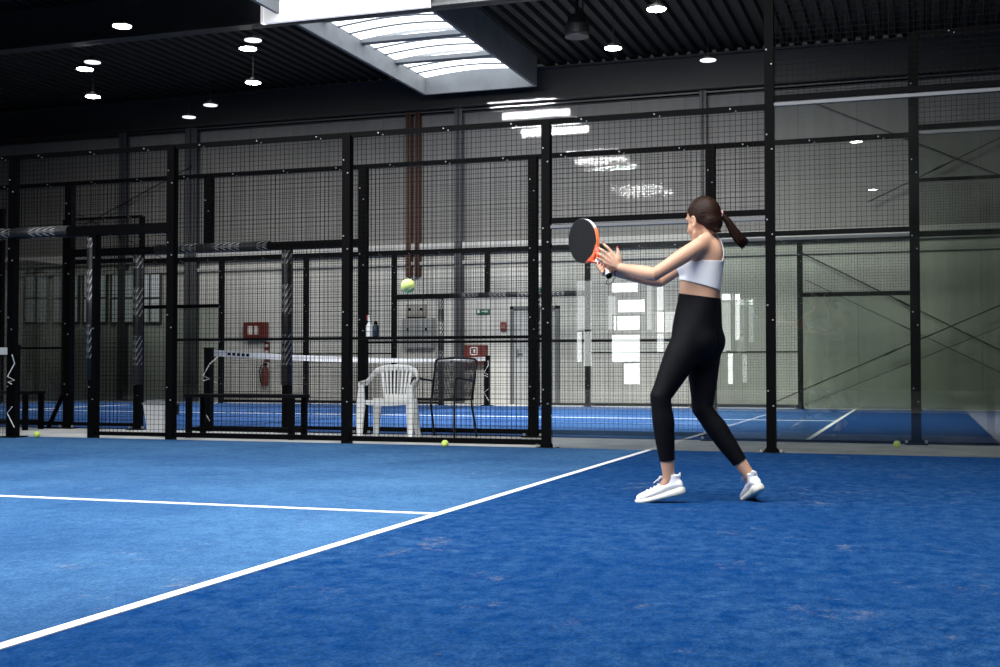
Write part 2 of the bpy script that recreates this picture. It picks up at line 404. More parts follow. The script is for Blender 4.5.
# glazed gate in the wall behind the camera (seen in the court glass)
BR = [mat('daylit_glazing_%d' % k, (.9, .9, .9), .4, emit=(.97, 1, 1.0), estr=e) for k, e in enumerate((5.2, 2.2, 3.4, 1.5))]
GF = mat('gate_frame_grey', (.22, .23, .23), .5)
def mirrored(px, py):
    v = at_y(px, py, 2*YN - Y0 - .06); return v.x, v.z
n_ = 9
for (a, b, y0, y1) in ((577, 592, 281, 330), (577, 582, 332, 362), (584, 592, 331, 366), (612, 638, 283, 292), (608, 616, 296, 330), (618, 645, 300, 312), (614, 640, 316, 330), (612, 640, 335, 362), (647, 652, 281, 330), (657, 664, 280, 352), (655, 676, 312, 332), (624, 640, 363, 384), (722, 731, 294, 352), (735, 740, 294, 340), (720, 740, 294, 300), (728, 733, 352, 384)):
    x0, z1 = mirrored(a, y0); x1, z0 = mirrored(b, y1)
    mb = MB(); mb.box((x0, Y0, z0), (x1, Y0 + .06, z1)); w = struct('window_%d' % n_, mb, BR[(n_*7) % 4 if b - a < 25 else 0]); n_ += 1
    mb = MB()
    for x in (x0 - .05, x1): mb.box((x, Y0, z0 - .05), (x + .05, Y0 + .1, z1 + .05))
    for z in (z0 - .05, z1): mb.box((x0, Y0, z), (x1, Y0 + .1, z + .05))
    mb.build('window_frame', GF, parent=w)

# ------------------------------------------------------------------ fences
def chev_build(name, a, b, w, parent):
    """padded sleeve with a chevron print round a tube from a to b"""
    a = Vector(a); b = Vector(b); d = (b-a).normalized(); x = d.cross(Vector((0, 1, 0)) if abs(d.y) < .5 else UP).normalized(); y = x.cross(d)
    n = 14; L_ = (b-a).length; bm = bmesh.new(); uv = bm.loops.layers.uv.new('UVMap'); rings = []
    for i in range(2):
        p = a + d*L_*i; rings.append([bm.verts.new(p + x*math.cos(2*PI*k/n)*w + y*math.sin(2*PI*k/n)*w) for k in range(n)])
    for k in range(n):
        k2 = (k+1) % n; f = bm.faces.new((rings[0][k], rings[0][k2], rings[1][k2], rings[1][k])); f.smooth = True
        us = [2*k/n - 1, 2*(k+1)/n - 1]
        for lp, (uu, vv) in zip(f.loops, ((us[0], 0), (us[1], 0), (us[1], L_), (us[0], L_))):
            lp[uv].uv = (((uu*1.0 + .5) % 1.0 - .5) * .16, vv)
    bm.faces.new(list(reversed(rings[0]))); bm.faces.new(rings[1])
    me = bpy.data.meshes.new(name); bm.to_mesh(me); bm.free(); me.materials.append(CHEV)
    o = bpy.data.objects.new(name, me); COL.objects.link(o); o.parent = parent; return o

def post(f, x, y, z1, w=.10, plate=True, z0=0.0, foot=1, dep=None):
    dep = dep or w
    mb = MB(); mb.box((x-w/2, y-dep/2, z0), (x+w/2, y+dep/2, z1))
    if plate:
        mb.box((x-w/2-.06, y-dep/2-.04, z0), (x+w/2+.06, y+dep/2+.04, z0+.014))
        for s in (-1, 1):
            mb.add([(x+s*w/2, y-.01, z0+.02), (x+s*(w/2+.035), y-.01, z0+.014), (x+s*w/2, y-.01, z0+.06), (x+s*w/2, y+.01, z0+.02), (x+s*(w/2+.035), y+.01, z0+.014), (x+s*w/2, y+.01, z0+.06)], ((0,1,2),(5,4,3),(0,3,4,1),(1,4,5,2),(2,5,3,0)))
            mb.cbox((x+s*(w/2+.045), y-.04, z0+.03), (.022, .022, .025), 1)
    z = z0 + .42; k = 0
    while z < z1 - .1:
        mb.cbox((x + (-.022 if k % 2 else .022), y-dep/2-.004, z), (.012, .01, .012), 1); z += .13 if k % 2 == 0 else .62; k += 1
    return mb.build('post', [BLACK, BOLT], parent=f)

def wire_panel(f, x0, x1, z0, z1, y, frame=.03, mid=None, t=.0034, pitch=.05, rails=True, bolts=True):
    mb = MB()
    nx = max(1, round((x1-x0)/pitch)); nz = max(1, round((z1-z0)/pitch))
    for i in range(1, nx):
        x = x0 + (x1-x0)*i/nx + random.uniform(-.004, .004); mb.bar((x, y, z0), (x + random.uniform(-.003, .003), y, z1), t, t, 0, up=(0,1,0))
    for i in range(1, nz):
        z = z0 + (z1-z0)*i/nz + random.uniform(-.003, .003); mb.bar((x0, y+t, z), (x1, y+t, z + random.uniform(-.004, .004)), t, t, 0)
    p = mb.build('wire_mesh_panel', WIRE, parent=f)
    for z in [z0, z1] + ([mid] if mid else []):
        mb = MB(); hh = frame/2 if z != mid else .013
        mb.box((x0, y-.02, z-hh), (x1, y+(.05 if z == mid else .02), z+hh))
        if bolts and z == z1:
            for i in range(3):
                x = x0 + (x1-x0)*(i+.5)/3
                mb.cbox((x, y-.025, z1), (.012, .012, .012), 1)
                mb.cbox((x+.05, y-.025, z1-.022), (.008, .012, .008), 1)
        mb.build('panel_rail', [BLACK, BOLT], parent=p)
    return p

def glass_panel(f, x0, x1, z0, z1, y, m, edge=True, strip=True):
    mb = MB(); mb.box((x0, y-.006, z0), (x1, y+.006, z1)); p = mb.build('glass_pane', m, parent=f)
    if edge:
        mb = MB(); mb.box((x0, y-.03, z1), (x1, y+.03, z1+.028)); mb.build('glass_edge_strip', STEEL, parent=p)
        if strip: mb = MB(); mb.box((x0, y-.012, z0-.02), (x1, y+.012, z0)); mb.build('bottom_strip', BLACK, parent=p)
    return p

H2, H3, H4 = 2.05, 3.05, 4.05
# --- near court, the fence behind the player
fn = empty('court_fence', (-5, YN, 0), label='tall black wire and glass side fence directly behind the player', cat='fence')
def P_(o):  # keep children in world space under an empty
    o.location = -Vector(fn_loc); return o
fn.location = (0, 0, 0)
for x, z1, w in ((-9.36, H3, .085), (-7.345, H3, .085), (-5.335, H3, .085), (-3.285, H3, .08), (-1.235, H4+.1, .08), (XB, H4+.1, .08)):
    post(fn, x, YN, z1, w, plate=(x > -4))
post(fn, -8.30, YN, 2.2, .09, plate=False)
chev_build('padding', (-8.335, YN-.01, .62), (-8.335, YN-.01, 2.13), .05, fn)
mb = MB(); mb.box((-10.25, YN-.05, 2.16), (-7.345, YN+.05, 2.26)); mb.build('gate_header', BLACK, parent=fn)
chev_build('padding', (-9.95, YN-.01, 2.215), (-8.62, YN-.01, 2.215), .062, fn)
wire_panel(fn, -10.25, -9.36, 2.24, H3, YN, .05)
wire_panel(fn, -9.36, -7.345, 2.24, H3, YN, .05)
wire_panel(fn, -8.30, -7.345, .06, 2.18, YN, .04)
wire_panel(fn, -7.345, -5.335, .06, H3, YN, .05, 1.04)
wire_panel(fn, -5.335, -3.285, .06, H3, YN, .05, 1.04)
wire_panel(fn, -3.285, -1.235, H2+.07, H3, YN, .05)
wire_panel(fn, -1.235, XB, H3+.07, H4, YN, .05)
glass_panel(fn, -3.24, -1.27, .012, H2, YN, GLASS, strip=False)
glass_panel(fn, -1.20, XB, .012, H3, YN, GLASS2, strip=False)

# --- neighbour court, fence on this side
fa = empty('court_fence', label='black wire and glass fence of the next court, behind the benches and chairs', cat='fence')
for x, z1 in ((-.04, H4), (-2.04, H3), (-3.97, H3), (-6.0, H3), (-10.02, H3), (-12.0, H3)): post(fa, x, YA, z1, .095)
post(fa, NETB, YA, H3, .09, plate=False, z0=2.2)
for x in (-9.0, -6.97):
    post(fa, x, YA, 2.2, .09); chev_build('padding', (x, YA-.02, .55), (x, YA-.02, 2.12), .062, fa)
mb = MB(); mb.box((-10.02, YA-.05, 2.13), (-6.0, YA+.05, 2.22)); mb.build('gate_header', BLACK, parent=fa)
chev_build('padding', (-8.75, YA-.02, 2.18), (-7.2, YA-.02, 2.18), .06, fa)
wire_panel(fa, -12, -10.02, .06, H3, YA, .05, 1.0); wire_panel(fa, -10.02, -9.0, .06, 2.15, YA, .04)
wire_panel(fa, -10.02, NETB, 2.2, H3, YA, .05); wire_panel(fa, NETB, -6.0, 2.2, H3, YA, .05)
wire_panel(fa, -6.97, -6.0, .06, 2.15, YA, .04)
for a, b in ((-6.0, -3.97), (-3.97, -2.04)): wire_panel(fa, a, b, .06, H3, YA, .05, 1.04)
wire_panel(fa, -2.04, -.04, H2+.07, H3, YA, .05); wire_panel(fa, -.04, 1.96, H3+.07, H4, YA, .05)
glass_panel(fa, -2.0, -.08, .03, H2, YA, GLASS3); glass_panel(fa, 0.0, 1.96, .03, H3, YA, GLASS3)

for x in (-10.02,):
    mb = MB(); mb.bar((x - .03, YA - .07, .42), (x - .24, YA - .07, .01), .05, .03); mb.box((x - .34, YA - .11, 0), (x - .05, YA - .03, .014)); mb.build('foot_brace', BLACK, parent=fa)

# --- neighbour court, fence on the far side (and the corner of its end wall)
ff = empty('court_fence', label='farthest black court fence standing in front of the hall wall', cat='fence')
fx = [-.04, -2.04, -3.97, -6.0, -10.02, -12.0, -14.0, -16.0, -18.0]
for x in fx: post(ff, x, YB, H4 if x in (-.04, -16.0, -18.0) else H3, .09)
post(ff, NETB, YB, H3, .09, plate=False, z0=2.2)
for x in (-9.0, -7.0):
    post(ff, x, YB, 2.2, .09); chev_build('padding', (x, YB-.02, .5), (x, YB-.02, 2.12), .06, ff)
mb = MB(); mb.box((-10.02, YB-.05, 2.13), (-6.0, YB+.05, 2.22)); mb.build('gate_header', BLACK, parent=ff)
chev_build('padding', (-8.8, YB-.02, 2.18), (-6.1, YB-.02, 2.18), .055, ff)
for a, b in ((-12, -10.02), (-14, -12), (-6.0, -3.97), (-3.97, -2.04)): wire_panel(ff, a, b, .06, H3, YB, .06, 1.04, t=.0042)
wire_panel(ff, -10.02, -9.0, .06, 2.15, YB, .05, t=.0042); wire_panel(ff, -7.0, -6.0, .06, 2.15, YB, .05, t=.0042)
wire_panel(ff, -10.02, NETB, 2.2, H3, YB, .06, t=.0042); wire_panel(ff, NETB, -6.0, 2.2, H3, YB, .06, t=.0042)
for a, b in ((-2.04, -.04), (-16, -14)):
    wire_panel(ff, a, b, H2+.03, H3, YB, .06, t=.0042); glass_panel(ff, a+.04, b-.04, .03, H2, YB, GLASS3, edge=False)
    mb = MB(); mb.box((a, YB-.02, H2-.02), (b, YB+.02, H2+.03)); mb.build('panel_rail', BLACK, parent=ff)
for a, b in ((-.04, 1.96), (-18, -16)):
    wire_panel(ff, a, b, H3+.07, H4, YB, .06, t=.0042); glass_panel(ff, a+.04, b-.04, .03, H3, YB, GLASS3, edge=False)
# horizontal double rail at three metres
mb = MB(); mb.box((-18, YB-.03, H3), (1.96, YB+.03, H3+.07)); mb.build('top_rail', BLACK, parent=ff)
mb = MB(); mb.box((-18.006, 20.75, .03), (-17.994, YB, H3)); mb.build('glass_pane', GLASS2, parent=ff)
post(ff, -18, 20.75, H4, .09)

# ------------------------------------------------------------------ nets
NETM = mat('net_cord', (.02, .02, .02), .8)
BAND = mat('net_band', (.78, .78, .77), .8, var=.08, vscale=10)
CORD = mat('white_cord', (.8, .8, .78), .7)
def net(x, ya, yb, label, z=.93, marks=True, posts=(0, 1)):
    r = empty('padel_net', label=label, cat='net')
    for i in posts:
        y = (ya, yb)[i]; mb = MB(); w = .085 if i == 0 or len(posts) == 1 else .1
        mb.box((x-w/2, y-w/2, .0), (x+w/2, y+w/2, z+.05)); mb.box((x-.1, y-.1, 0), (x+.1, y+.1, .025))
        mb.box((x-w/2-.005, y-w/2-.005, z+.05), (x+w/2+.005, y+w/2+.005, z+.065)); mb.build('net_post', BLACK, parent=r)
    mb = MB(); seg = 24; a0, b0 = ya + .12, yb - .12
    zz = lambda t: z - .06*(1-(2*t-1)**2)
    for i in range(seg):
        t0, t1 = i/seg, (i+1)/seg
        p0 = Vector((x, a0+(b0-a0)*t0, zz(t0)-.0)); p1 = Vector((x, a0+(b0-a0)*t1, zz(t1)))
        mb.bar(p0, p1, .014, .075)
    if marks:
        for k in range(5):
            yy = a0 + .32 + k*.11; tt = (yy-a0)/(b0-a0)
            mb.cbox((x+.008, yy, zz(tt)), (.004, .07, .035), 1); mb.cbox((x-.008, yy, zz(tt)), (.004, .07, .035), 1)
    mb.build('net_band', [BAND, BLACK], parent=r)
    mb = MB(); ny = int((b0-a0)/.045)
    for i in range(ny+1):
        t = i/ny; mb.bar((x, a0+(b0-a0)*t, .03), (x, a0+(b0-a0)*t, zz(t)-.03), .003, .003, up=(0,1,0))
    for k in range(20):
        q = k/20
        for i in range(6):
            t0, t1 = i/6, (i+1)/6
            mb.bar((x, a0+(b0-a0)*t0, .03+(zz(t0)-.06)*q), (x, a0+(b0-a0)*t1, .03+(zz(t1)-.06)*q), .003, .003)
    mb.build('netting', NETM, parent=r)
    for i in posts:
        mb = MB(); y = (ya, yb)[i]; s = 1 if i == 0 else -1; o = -.052 if s > 0 else .052
        pts = [(x+.06, y+s*.11, z-.04), (x+.045, y-.052, .80), (x-.045, y-.052, .66), (x+.045, y-.052, .62), (x-.04, y-.052, .60), (x+.05, y+s*.1, .58)]
        mb.tube(pts, .006, 6); mb.build('lacing_cord', CORD, parent=r)
        mb = MB(); mb.tube([(x+.06, y+s*.1, .34), (x-.045, y-.052, .27), (x+.05, y-.052, .12)], .005, 6); mb.build('lacing_cord', CORD, parent=r)
    return r
net(NETB, YA + .02, YB - .02, 'white banded net across the next court seen beyond the bench')
net(NETNP, .7, YN - .20, "end of the near court's net on its black post beside the open gate", marks=False, posts=(1,))

# ------------------------------------------------------------------ benches
def bench(name, x0, x1, y, label, depth=.34, h=.47):
    r = empty(name, ((x0+x1)/2, y, 0), label=label, cat='bench'); L_ = x1-x0
    mb = MB()
    for k in range(3):
        c = -depth/2 + depth*(k+.5)/3; mb.box((-L_/2, c-depth/6+.006, h-.035), (L_/2, c+depth/6-.006, h))
    mb.build('seat', mat('bench_slat', (.0035, .0035, .0045), .6, spec=.1), parent=r)
    for sx in (-1, 1):
        for sy in (-1, 1):
            mb = MB(); mb.box((sx*(L_/2-.05)-.03, sy*(depth/2-.03)-.02, 0), (sx*(L_/2-.05)+.03, sy*(depth/2-.03)+.02, h-.035)); mb.build('leg', BLACK, parent=r)
    mb = MB()
    for sy in (-1, 1): mb.box((-L_/2+.05, sy*(depth/2-.03)-.015, .075), (L_/2-.05, sy*(depth/2-.03)+.015, .115))
    for sx in (-1, 1): mb.box((sx*(L_/2-.05)-.015, -depth/2+.03, .075), (sx*(L_/2-.05)+.015, depth/2-.03, .115))
    mb.build('stretcher', BLACK, parent=r); return r
bench('bench', -7.50, -6.16, 11.60, 'black slatted bench between the fences, beside the grey bin')
bench('bench', -11.5, -10.17, 12.35, 'black bench at the edge of the photo, behind the near net post')

# ------------------------------------------------------------------ bin
def grey_bin(x, y):
    r = empty('waste_bin', (x, y, 0), label='pale grey plastic waste bin with black bag edges beside the bench', cat='bin')
    m = mat('bin_plastic', (.62, .63, .64), .5, var=.06, vscale=4)
    mb = MB(); a, b = .105, .14
    mb.add([(-a,-a,0),(a,-a,0),(a,a,0),(-a,a,0),(-b,-b,.36),(b,-b,.36),(b,b,.36),(-b,b,.36)], ((3,2,1,0),(4,5,6,7),(0,1,5,4),(1,2,6,5),(2,3,7,6),(3,0,4,7)))
    mb.build('bin_body', m, parent=r, bevel=.015)
    mb = MB(); mb.box((-.15, -.15, .35), (.15, .15, .375)); mb.box((-.12, -.12, .375), (.12, .12, .40)); mb.build('rim', mat('bin_rim', (.26, .27, .28), .5), parent=r, bevel=.01)
    for s in (-1, 1):
        mb = MB(); mb.add([(s*.13,-.1,.375),(s*.17,-.1,.36),(s*.19,-.05,.24),(s*.135,-.06,.30),(s*.13,.1,.375),(s*.17,.1,.36),(s*.19,.05,.24),(s*.135,.06,.30)], ((0,1,2,3),(7,6,5,4),(0,4,5,1),(1,5,6,2),(2,6,7,3),(3,7,4,0)))
        mb.build('bag_edge', mat('black_bag', (.01, .01, .01), .35), parent=r)
grey_bin(-7.86, 11.55)

# ------------------------------------------------------------------ chairs
def white_chair(x, y, rz):
    r = empty('plastic_chair', (x, y, 0), rz, label='white moulded plastic armchair with slatted back between the court fences', cat='chair')
    m = mat('white_plastic', (.90, .90, .88), .4, spec=.4)
    # local: faces -y ; seat .43 high
    mb = MB()
    sec = []
    for j in range(9):
        t = j/8; yy = -.23 + .44*t; zz = .425 - .02*math.sin(PI*min(1, t*1.2)) - (.03*(1-t/.12)**2 if t < .12 else 0)
        hw = .245 - .04*t; sec.append([(-hw + 2*hw*k/8, yy, zz - .016*math.sin(PI*k/8)) for k in range(9)])
    top = [p for s_ in sec for p in s_]; bot = [(p[0], p[1], p[2]-.02) for p in top]; n = len(top); fs = []
    for j in range(8):
        for k in range(8):
            a = j*9+k; fs += [(a, a+1, a+10, a+9), (n+a+9, n+a+10, n+a+1, n+a)]
    rim = [k for k in range(9)] + [j*9+8 for j in range(1, 9)] + [72+k for k in range(7, -1, -1)] + [j*9 for j in range(7, 0, -1)]
    for i in range(len(rim)):
        a, b = rim[i], rim[(i+1) % len(rim)]; fs.append((a, n+a, n+b, b))
    mb.add(top+bot, fs); mb.box((-.235, -.235, .375), (.235, -.215, .42)); mb.build('seat', m, parent=r, smooth=False)
    # hoop: arms and top of the back in one sweep
    hoop = [(-.285, -.20, .575), (-.285, -.06, .585), (-.275, .06, .60), (-.255, .15, .65), (-.215, .215, .715), (-.13, .245, .75), (0, .255, .758), (.13, .245, .75), (.215, .215, .715), (.255, .15, .65), (.275, .06, .60), (.285, -.06, .585), (.285, -.20, .575)]
    P2 = []
    for i in range(len(hoop)-1):
        a, b = Vector(hoop[i]), Vector(hoop[i+1]); P2 += [a, (a+b)/2]
    P2.append(Vector(hoop[-1]))
    mb = MB(); mb.rtube(P2, [(.034, .014)]*len(P2), 10, ref=(.0, -.25, 1)); 
    hb = mb.build('arm_and_back_hoop', m, parent=r, smooth=True)
    # back slats fanning
    mb = MB(); ns = 8
    for k in range(ns):
        q = (k/(ns-1) - .5)*2; w = .03 if k in (0, ns-1) else .017
        mb.bar((q*.115, .205, .42), (q*.155, .245, .745 - .03*q*q), w, .012, up=(0, 1, 0))
    mb.box((-.13, .19, .41), (.13, .212, .47)); mb.build('slatted_back', m, parent=r)
    for sx in (-1, 1):
        mb = MB()
        for (ax, ay, az, bx, by, bz, w0, w1) in ((.262, -.20, .575, .265, -.245, 0, .075, .045),):
            a = Vector((sx*ax, ay, az)); b = Vector((sx*bx*1.02, by, bz)); c = a.lerp(b, .38)
            for p, q, wp, wq in ((a, c, .05, .085), (c, b, .085, .045)):
                mb.add([(p.x-wp*.5, p.y-.012, p.z), (p.x+wp*.5, p.y-.012, p.z), (p.x+wp*.5, p.y+.03, p.z), (p.x-wp*.5, p.y+.03, p.z), (q.x-wq*.5, q.y-.012, q.z), (q.x+wq*.5, q.y-.012, q.z), (q.x+wq*.5, q.y+.03, q.z), (q.x-wq*.5, q.y+.03, q.z)], ((0,1,2,3),(7,6,5,4),(0,4,5,1),(1,5,6,2),(2,6,7,3),(3,7,4,0)))
        mb.build('leg', m, parent=r)
        mb = MB(); a = Vector((sx*.19, .19, .43)); b = Vector((sx*.235, .28, 0)); wp, wq = .09, .045
        mb.add([(a.x-wp*.5, a.y-.03, a.z), (a.x+wp*.5, a.y-.03, a.z), (a.x+wp*.5, a.y+.012, a.z), (a.x-wp*.5, a.y+.012, a.z), (b.x-wq*.5, b.y-.03, b.z), (b.x+wq*.5, b.y-.03, b.z), (b.x+wq*.5, b.y+.012, b.z), (b.x-wq*.5, b.y+.012, b.z)], ((0,1,2,3),(7,6,5,4),(0,4,5,1),(1,5,6,2),(2,6,7,3),(3,7,4,0)))
        mb.build('leg', m, parent=r)
white_chair(-5.26, 11.86, math.radians(9))
def black_chair(x, y, rz):
    r = empty('metal_armchair', (x, y, 0), rz, label='black metal armchair with mesh back and seat beside the white plastic chair', cat='chair')
    m = mat('black_tube', (.012, .012, .014), .4, .3)
    w = .25
    # woven sling as open mesh
    slm = glass_material('black_sling', 0.0, (.12, .12, .12), .05) if False else mat('black_sling', (.022, .023, .026), .7, var=.3, vscale=200)
    mb = MB(); mb.add([(-w, -.24, .425), (w, -.24, .425), (w, .2, .41), (-w, .2, .41)], [(0,1,2,3)])
    mb.box((-w, -.24, .40), (w, .2, .412)); mb.build('seat', slm, parent=r)
    mb = MB(); k = 30
    for i in range(k+1):
        q = -w + 2*w*i/k; mb.bar((q, .2, .42), (q, .30, .83), .0075, .004, up=(0, 1, 0))
    for i in range(26):
        t = i/25; mb.bar((-w, .2+.1*t, .42+.41*t), (w, .2+.1*t, .42+.41*t), .004, .008)
    mb.build('backrest', slm, parent=r)
    mb = MB(); mb.tube([(-w, .2, .40), (-w, .305, .83), (-w+.03, .31, .85), (0, .312, .862), (w-.03, .31, .85), (w, .305, .83), (w, .2, .40)], .013, 8); mb.build('back_frame', m, parent=r, smooth=True)
    mb = MB()
    for s in (-1, 1): mb.tube([(s*w, .2, .41), (s*w, -.25, .42)], .012, 8)
    mb.tube([(-w, -.25, .42), (w, -.25, .42)], .012, 8); mb.tube([(-w, .2, .41), (w, .2, .41)], .012, 8); mb.build('seat_frame', m, parent=r, smooth=True)
    for s in (-1, 1):
        mb = MB(); mb.tube([(s*(w+.012), -.25, 0), (s*(w+.012), -.25, .56), (s*(w+.012), -.23, .625), (s*(w+.012), -.17, .645), (s*(w+.01), .23, .61)], .012, 8); mb.build('front_leg_and_arm', m, parent=r, smooth=True)
        mb = MB(); mb.tube([(s*w, .17, .42), (s*(w+.01), .29, 0)], .012, 8); mb.build('leg', m, parent=r, smooth=True)
black_chair(-4.87, 12.37, math.radians(-6))

# ------------------------------------------------------------------ bottles on the fence rail
def bottle_at(px, ytop, ybase, name, label, body, head, cat):
    b = at_y(px, ybase, YN); x = b.x; z = 1.04 + .013; h = (ybase - ytop)/102.5
    r = empty(name, (x, YN + .045, z), label=label, cat=cat)
    mb = MB(); mb.lathe([(.034, 0), (.037, .01), (.037, h*.45), (.03, h*.55), (.014, h*.68), (.013, h*.74)], seg=20); mb.build('bottle_body', body, parent=r, smooth=True)
    mb = MB()
    mb.lathe([(.018, h*.74), (.018, h*.80), (.012, h*.82)], seg=14); mb.box((-.011, -.015, h*.82), (.011, .015, h)); mb.box((-.03, -.008, h*.92), (0, .008, h*.99), 1); mb.box((-.028, -.006, h*.78), (-.02, .006, h*.92), 1)
    mb.build('trigger_head', [body, head], parent=r)
bottle_at(367.5, 319, 341, 'spray_bottle', 'white spray bottle with a red trigger on the fence rail', mat('bottle_white', (.82, .82, .80), .35), mat('trigger_red', (.5, .04, .04), .4), 'bottle')
bb = at_y(374, 340, YN)
mb = MB(); mb.lathe([(.028, 0), (.03, .01), (.03, .10), (.022, .12), (.016, .125)], seg=16)
db = empty('small_bottle', (bb.x, YN + .040, 1.053), label='short dark bottle next to the white spray bottle on the rail', cat='bottle')
mb.build('bottle_body', mat('dark_bottle', (.015, .03, .05), .3), parent=db, smooth=True)
mb = MB(); mb.lathe([(.017, .125), (.017, .155)], seg=14); mb.build('cap', BLACK, parent=db)

# ------------------------------------------------------------------ balls
BALLM = bpy.data.materials.new('ball_felt'); BALLM.use_nodes = True
nt = BALLM.node_tree; b = nt.nodes['Principled BSDF']; b.inputs['Roughness'].default_value = .9; b.inputs['Sheen Weight'].default_value = .4
b.inputs['Base Color'].default_value = (.62, .80, .10, 1)
def ball(c, label, pale=False):
    r = .0335; mb = MB(); mb.ell((0, 0, 0), (r, r, r), seg=28, rings=18)
    o = mb.build('padel_ball', BALLM if not pale else mat('worn_felt', (.60, .72, .22), .9, var=.1, vscale=60), smooth=True, loc=c)
    tag(o, label, 'ball')
    mb = MB(); pts = []
    for k in range(49):
        t = 2*PI*k/48; a, b_ = .75, .25; 
        v = Vector((a*math.cos(t)+b_*math.cos(3*t), a*math.sin(t)-b_*math.sin(3*t), 2*math.sqrt(a*b_)*math.sin(2*t))).normalized()*(r+.0002); pts.append(v)
    mb.tube(pts, .0011, 6); mb.build('seam', mat('ball_seam', (.8, .82, .7), .8), parent=o, smooth=True); o.rotation_euler = (random.random()*3, random.random()*3, .4)
    return o
ball(at_d(408, 286, 5.75), 'yellow-green ball in mid-air in front of the white chair', True)
def floor_ball(px, py, lab, z0=.012):
    v = at_z(px, py + 3.6, z0); return ball((v.x, v.y, z0 + .0335), lab)
v = at_y(445, 444, 10.72); ball((v.x, 10.72, .0455), 'yellow-green ball on the blue turf in front of the black chair')
v = at_y(37, 434, 10.80); ball((v.x, 10.80, .0455), 'yellow-green ball lying in the open gateway near the net post')
v = at_y(897, 443, 12.2); ball((v.x, 12.2, .0335), 'yellow-green ball on the concrete strip beside a black fence post')

# ------------------------------------------------------------------ things on the hall wall
RED = mat('fire_red', (.10, .012, .007), .5); WHT = mat('sign_white', (.55, .55, .54), .6); GREY = mat('cabinet_grey', (.26, .27, .27), .5, var=.05, vscale=3)
def wall_thing(name, px0, py0, px1, py1, th, m, label, cat, inset=.025):
    lo, hi = wall_box(px0, py0, px1, py1, th)
    r = empty(name, ((lo[0]+hi[0])/2, YW, lo[2]), label=label, cat=cat)
    w, h = hi[0]-lo[0], hi[2]-lo[2]
    mb = MB(); mb.box((-w/2, -th, 0), (w/2, 0, h)); mb.build('case', m, parent=r, bevel=.008)
    return r, w, h, th
r, w, h, th = wall_thing('fire_hose_cabinet', 243, 322, 264.5, 340, .2, RED, 'red fire cabinet with a white hose symbol on the hall wall, above the extinguisher', 'fire cabinet')
mb = MB(); mb.box((-w*.42, -th-.015, h*.08), (w*.42, -th, h*.92)); d_ = mb.build('door', RED, parent=r)
mb = MB(); mb.box((-w*.26, -th-.02, h*.3), (-w*.02, -th-.015, h*.78)); mb.build('pictogram', WHT, parent=d_)
mb = MB(); mb.box((w*.05, -th-.02, h*.3), (w*.22, -th-.015, h*.78))
mb.build('pictogram', WHT, parent=d_)
r, w, h, th = wall_thing('fire_hose_cabinet', 464, 345, 485, 365, .2, RED, 'red fire cabinet with a framed white symbol, right above the black chair', 'fire cabinet')
mb = MB(); mb.box((-w*.44, -th-.015, h*.06), (w*.44, -th, h*.94)); d_ = mb.build('door', RED, parent=r)
mb = MB()
for a, b_, c, e in ((-.2, -.15, .5, .9), (.12, .17, .5, .9), (-.2, .17, .85, .9), (-.2, .17, .5, .55), (-.05, .05, .62, .78), (-.35, -.26, .1, .25), (-.2, -.1, .1, .25)): mb.box((w*a, -th-.02, h*c), (w*b_, -th-.015, h*e))
mb.build('pictogram', WHT, parent=d_)
# extinguisher
c = at_y(265, 386, YW - .12); r = empty('fire_extinguisher', (c.x, YW - .12, c.z), label='slim red fire extinguisher hanging on the hall wall below a red cabinet', cat='fire extinguisher')
mb = MB(); mb.lathe([(.07, 0), (.08, .02), (.08, .36), (.05, .43), (.025, .45)], seg=20); mb.build('cylinder', RED, parent=r, smooth=True)
mb = MB(); mb.box((-.02, -.05, .45), (.02, .05, .50)); mb.box((-.015, -.09, .5), (.015, .05, .515)); mb.build('valve', BLACK, parent=r)
mb = MB(); mb.tube([(0, 0, .47), (-.1, 0, .46), (-.14, 0, .34), (-.12, 0, .15), (-.1, 0, .06)], .012, 8); mb.build('hose', BLACK, parent=r, smooth=True)
mb = MB(); mb.box((-.03, .07, .2), (.03, .12, .3)); mb.build('bracket', BLACK, parent=r)
lo, hi = wall_box(264, 342, 269, 362, .02); mb = MB(); mb.box(lo, hi)
for k in range(3): z = lo[2] + (hi[2]-lo[2])*(.15+.3*k); mb.box((lo[0]+.02, lo[1]-.004, z), (hi[0]-.02, lo[1], z+.06), 1)
tag(mb.build('extinguisher_sign', [RED, WHT]), 'narrow red sign with white pictograms right above the extinguisher', 'sign')
# green exit signs
def exit_sign(px0, py0, px1, py1, label):
    r, w, h, th = wall_thing('exit_sign', px0, py0, px1, py1, .05, mat('exit_green', (.01, .09, .05), .4, emit=(.02, .35, .18), estr=.05), label, 'exit sign')
    mb = MB(); mb.box((-w*.42, -th-.004, h*.2), (-w*.25, -th, h*.85)); mb.box((-w*.1, -th-.004, h*.45), (w*.2, -th, h*.6))
    mb.add([(w*.2, -th-.004, h*.2), (w*.38, -th-.004, h*.52), (w*.2, -th-.004, h*.85), (w*.2, -th, h*.2), (w*.38, -th, h*.52), (w*.2, -th, h*.85)], ((0,1,2),(5,4,3),(0,3,4,1),(1,4,5,2),(2,5,3,0)))
    mb.build('pictogram', WHT, parent=r)
exit_sign(476, 309, 489.5, 314, 'small green exit sign on the hall wall above a red fire cabinet')
exit_sign(530, 288, 541, 294, 'small green sign on the hall wall over the grey door')
r, w, h, th = wall_thing('fire_alarm_box', 500, 322, 506, 331, .06, mat('alarm_red', (.14, .02, .02), .5), 'small red fire alarm box on the wall beside the grey door', 'alarm box')
mb = MB(); mb.box((-w*.3, -th-.004, h*.3), (w*.3, -th, h*.7)); mb.build('glass_plate', mat('alarm_plate', (.25, .12, .11), .3), parent=r)
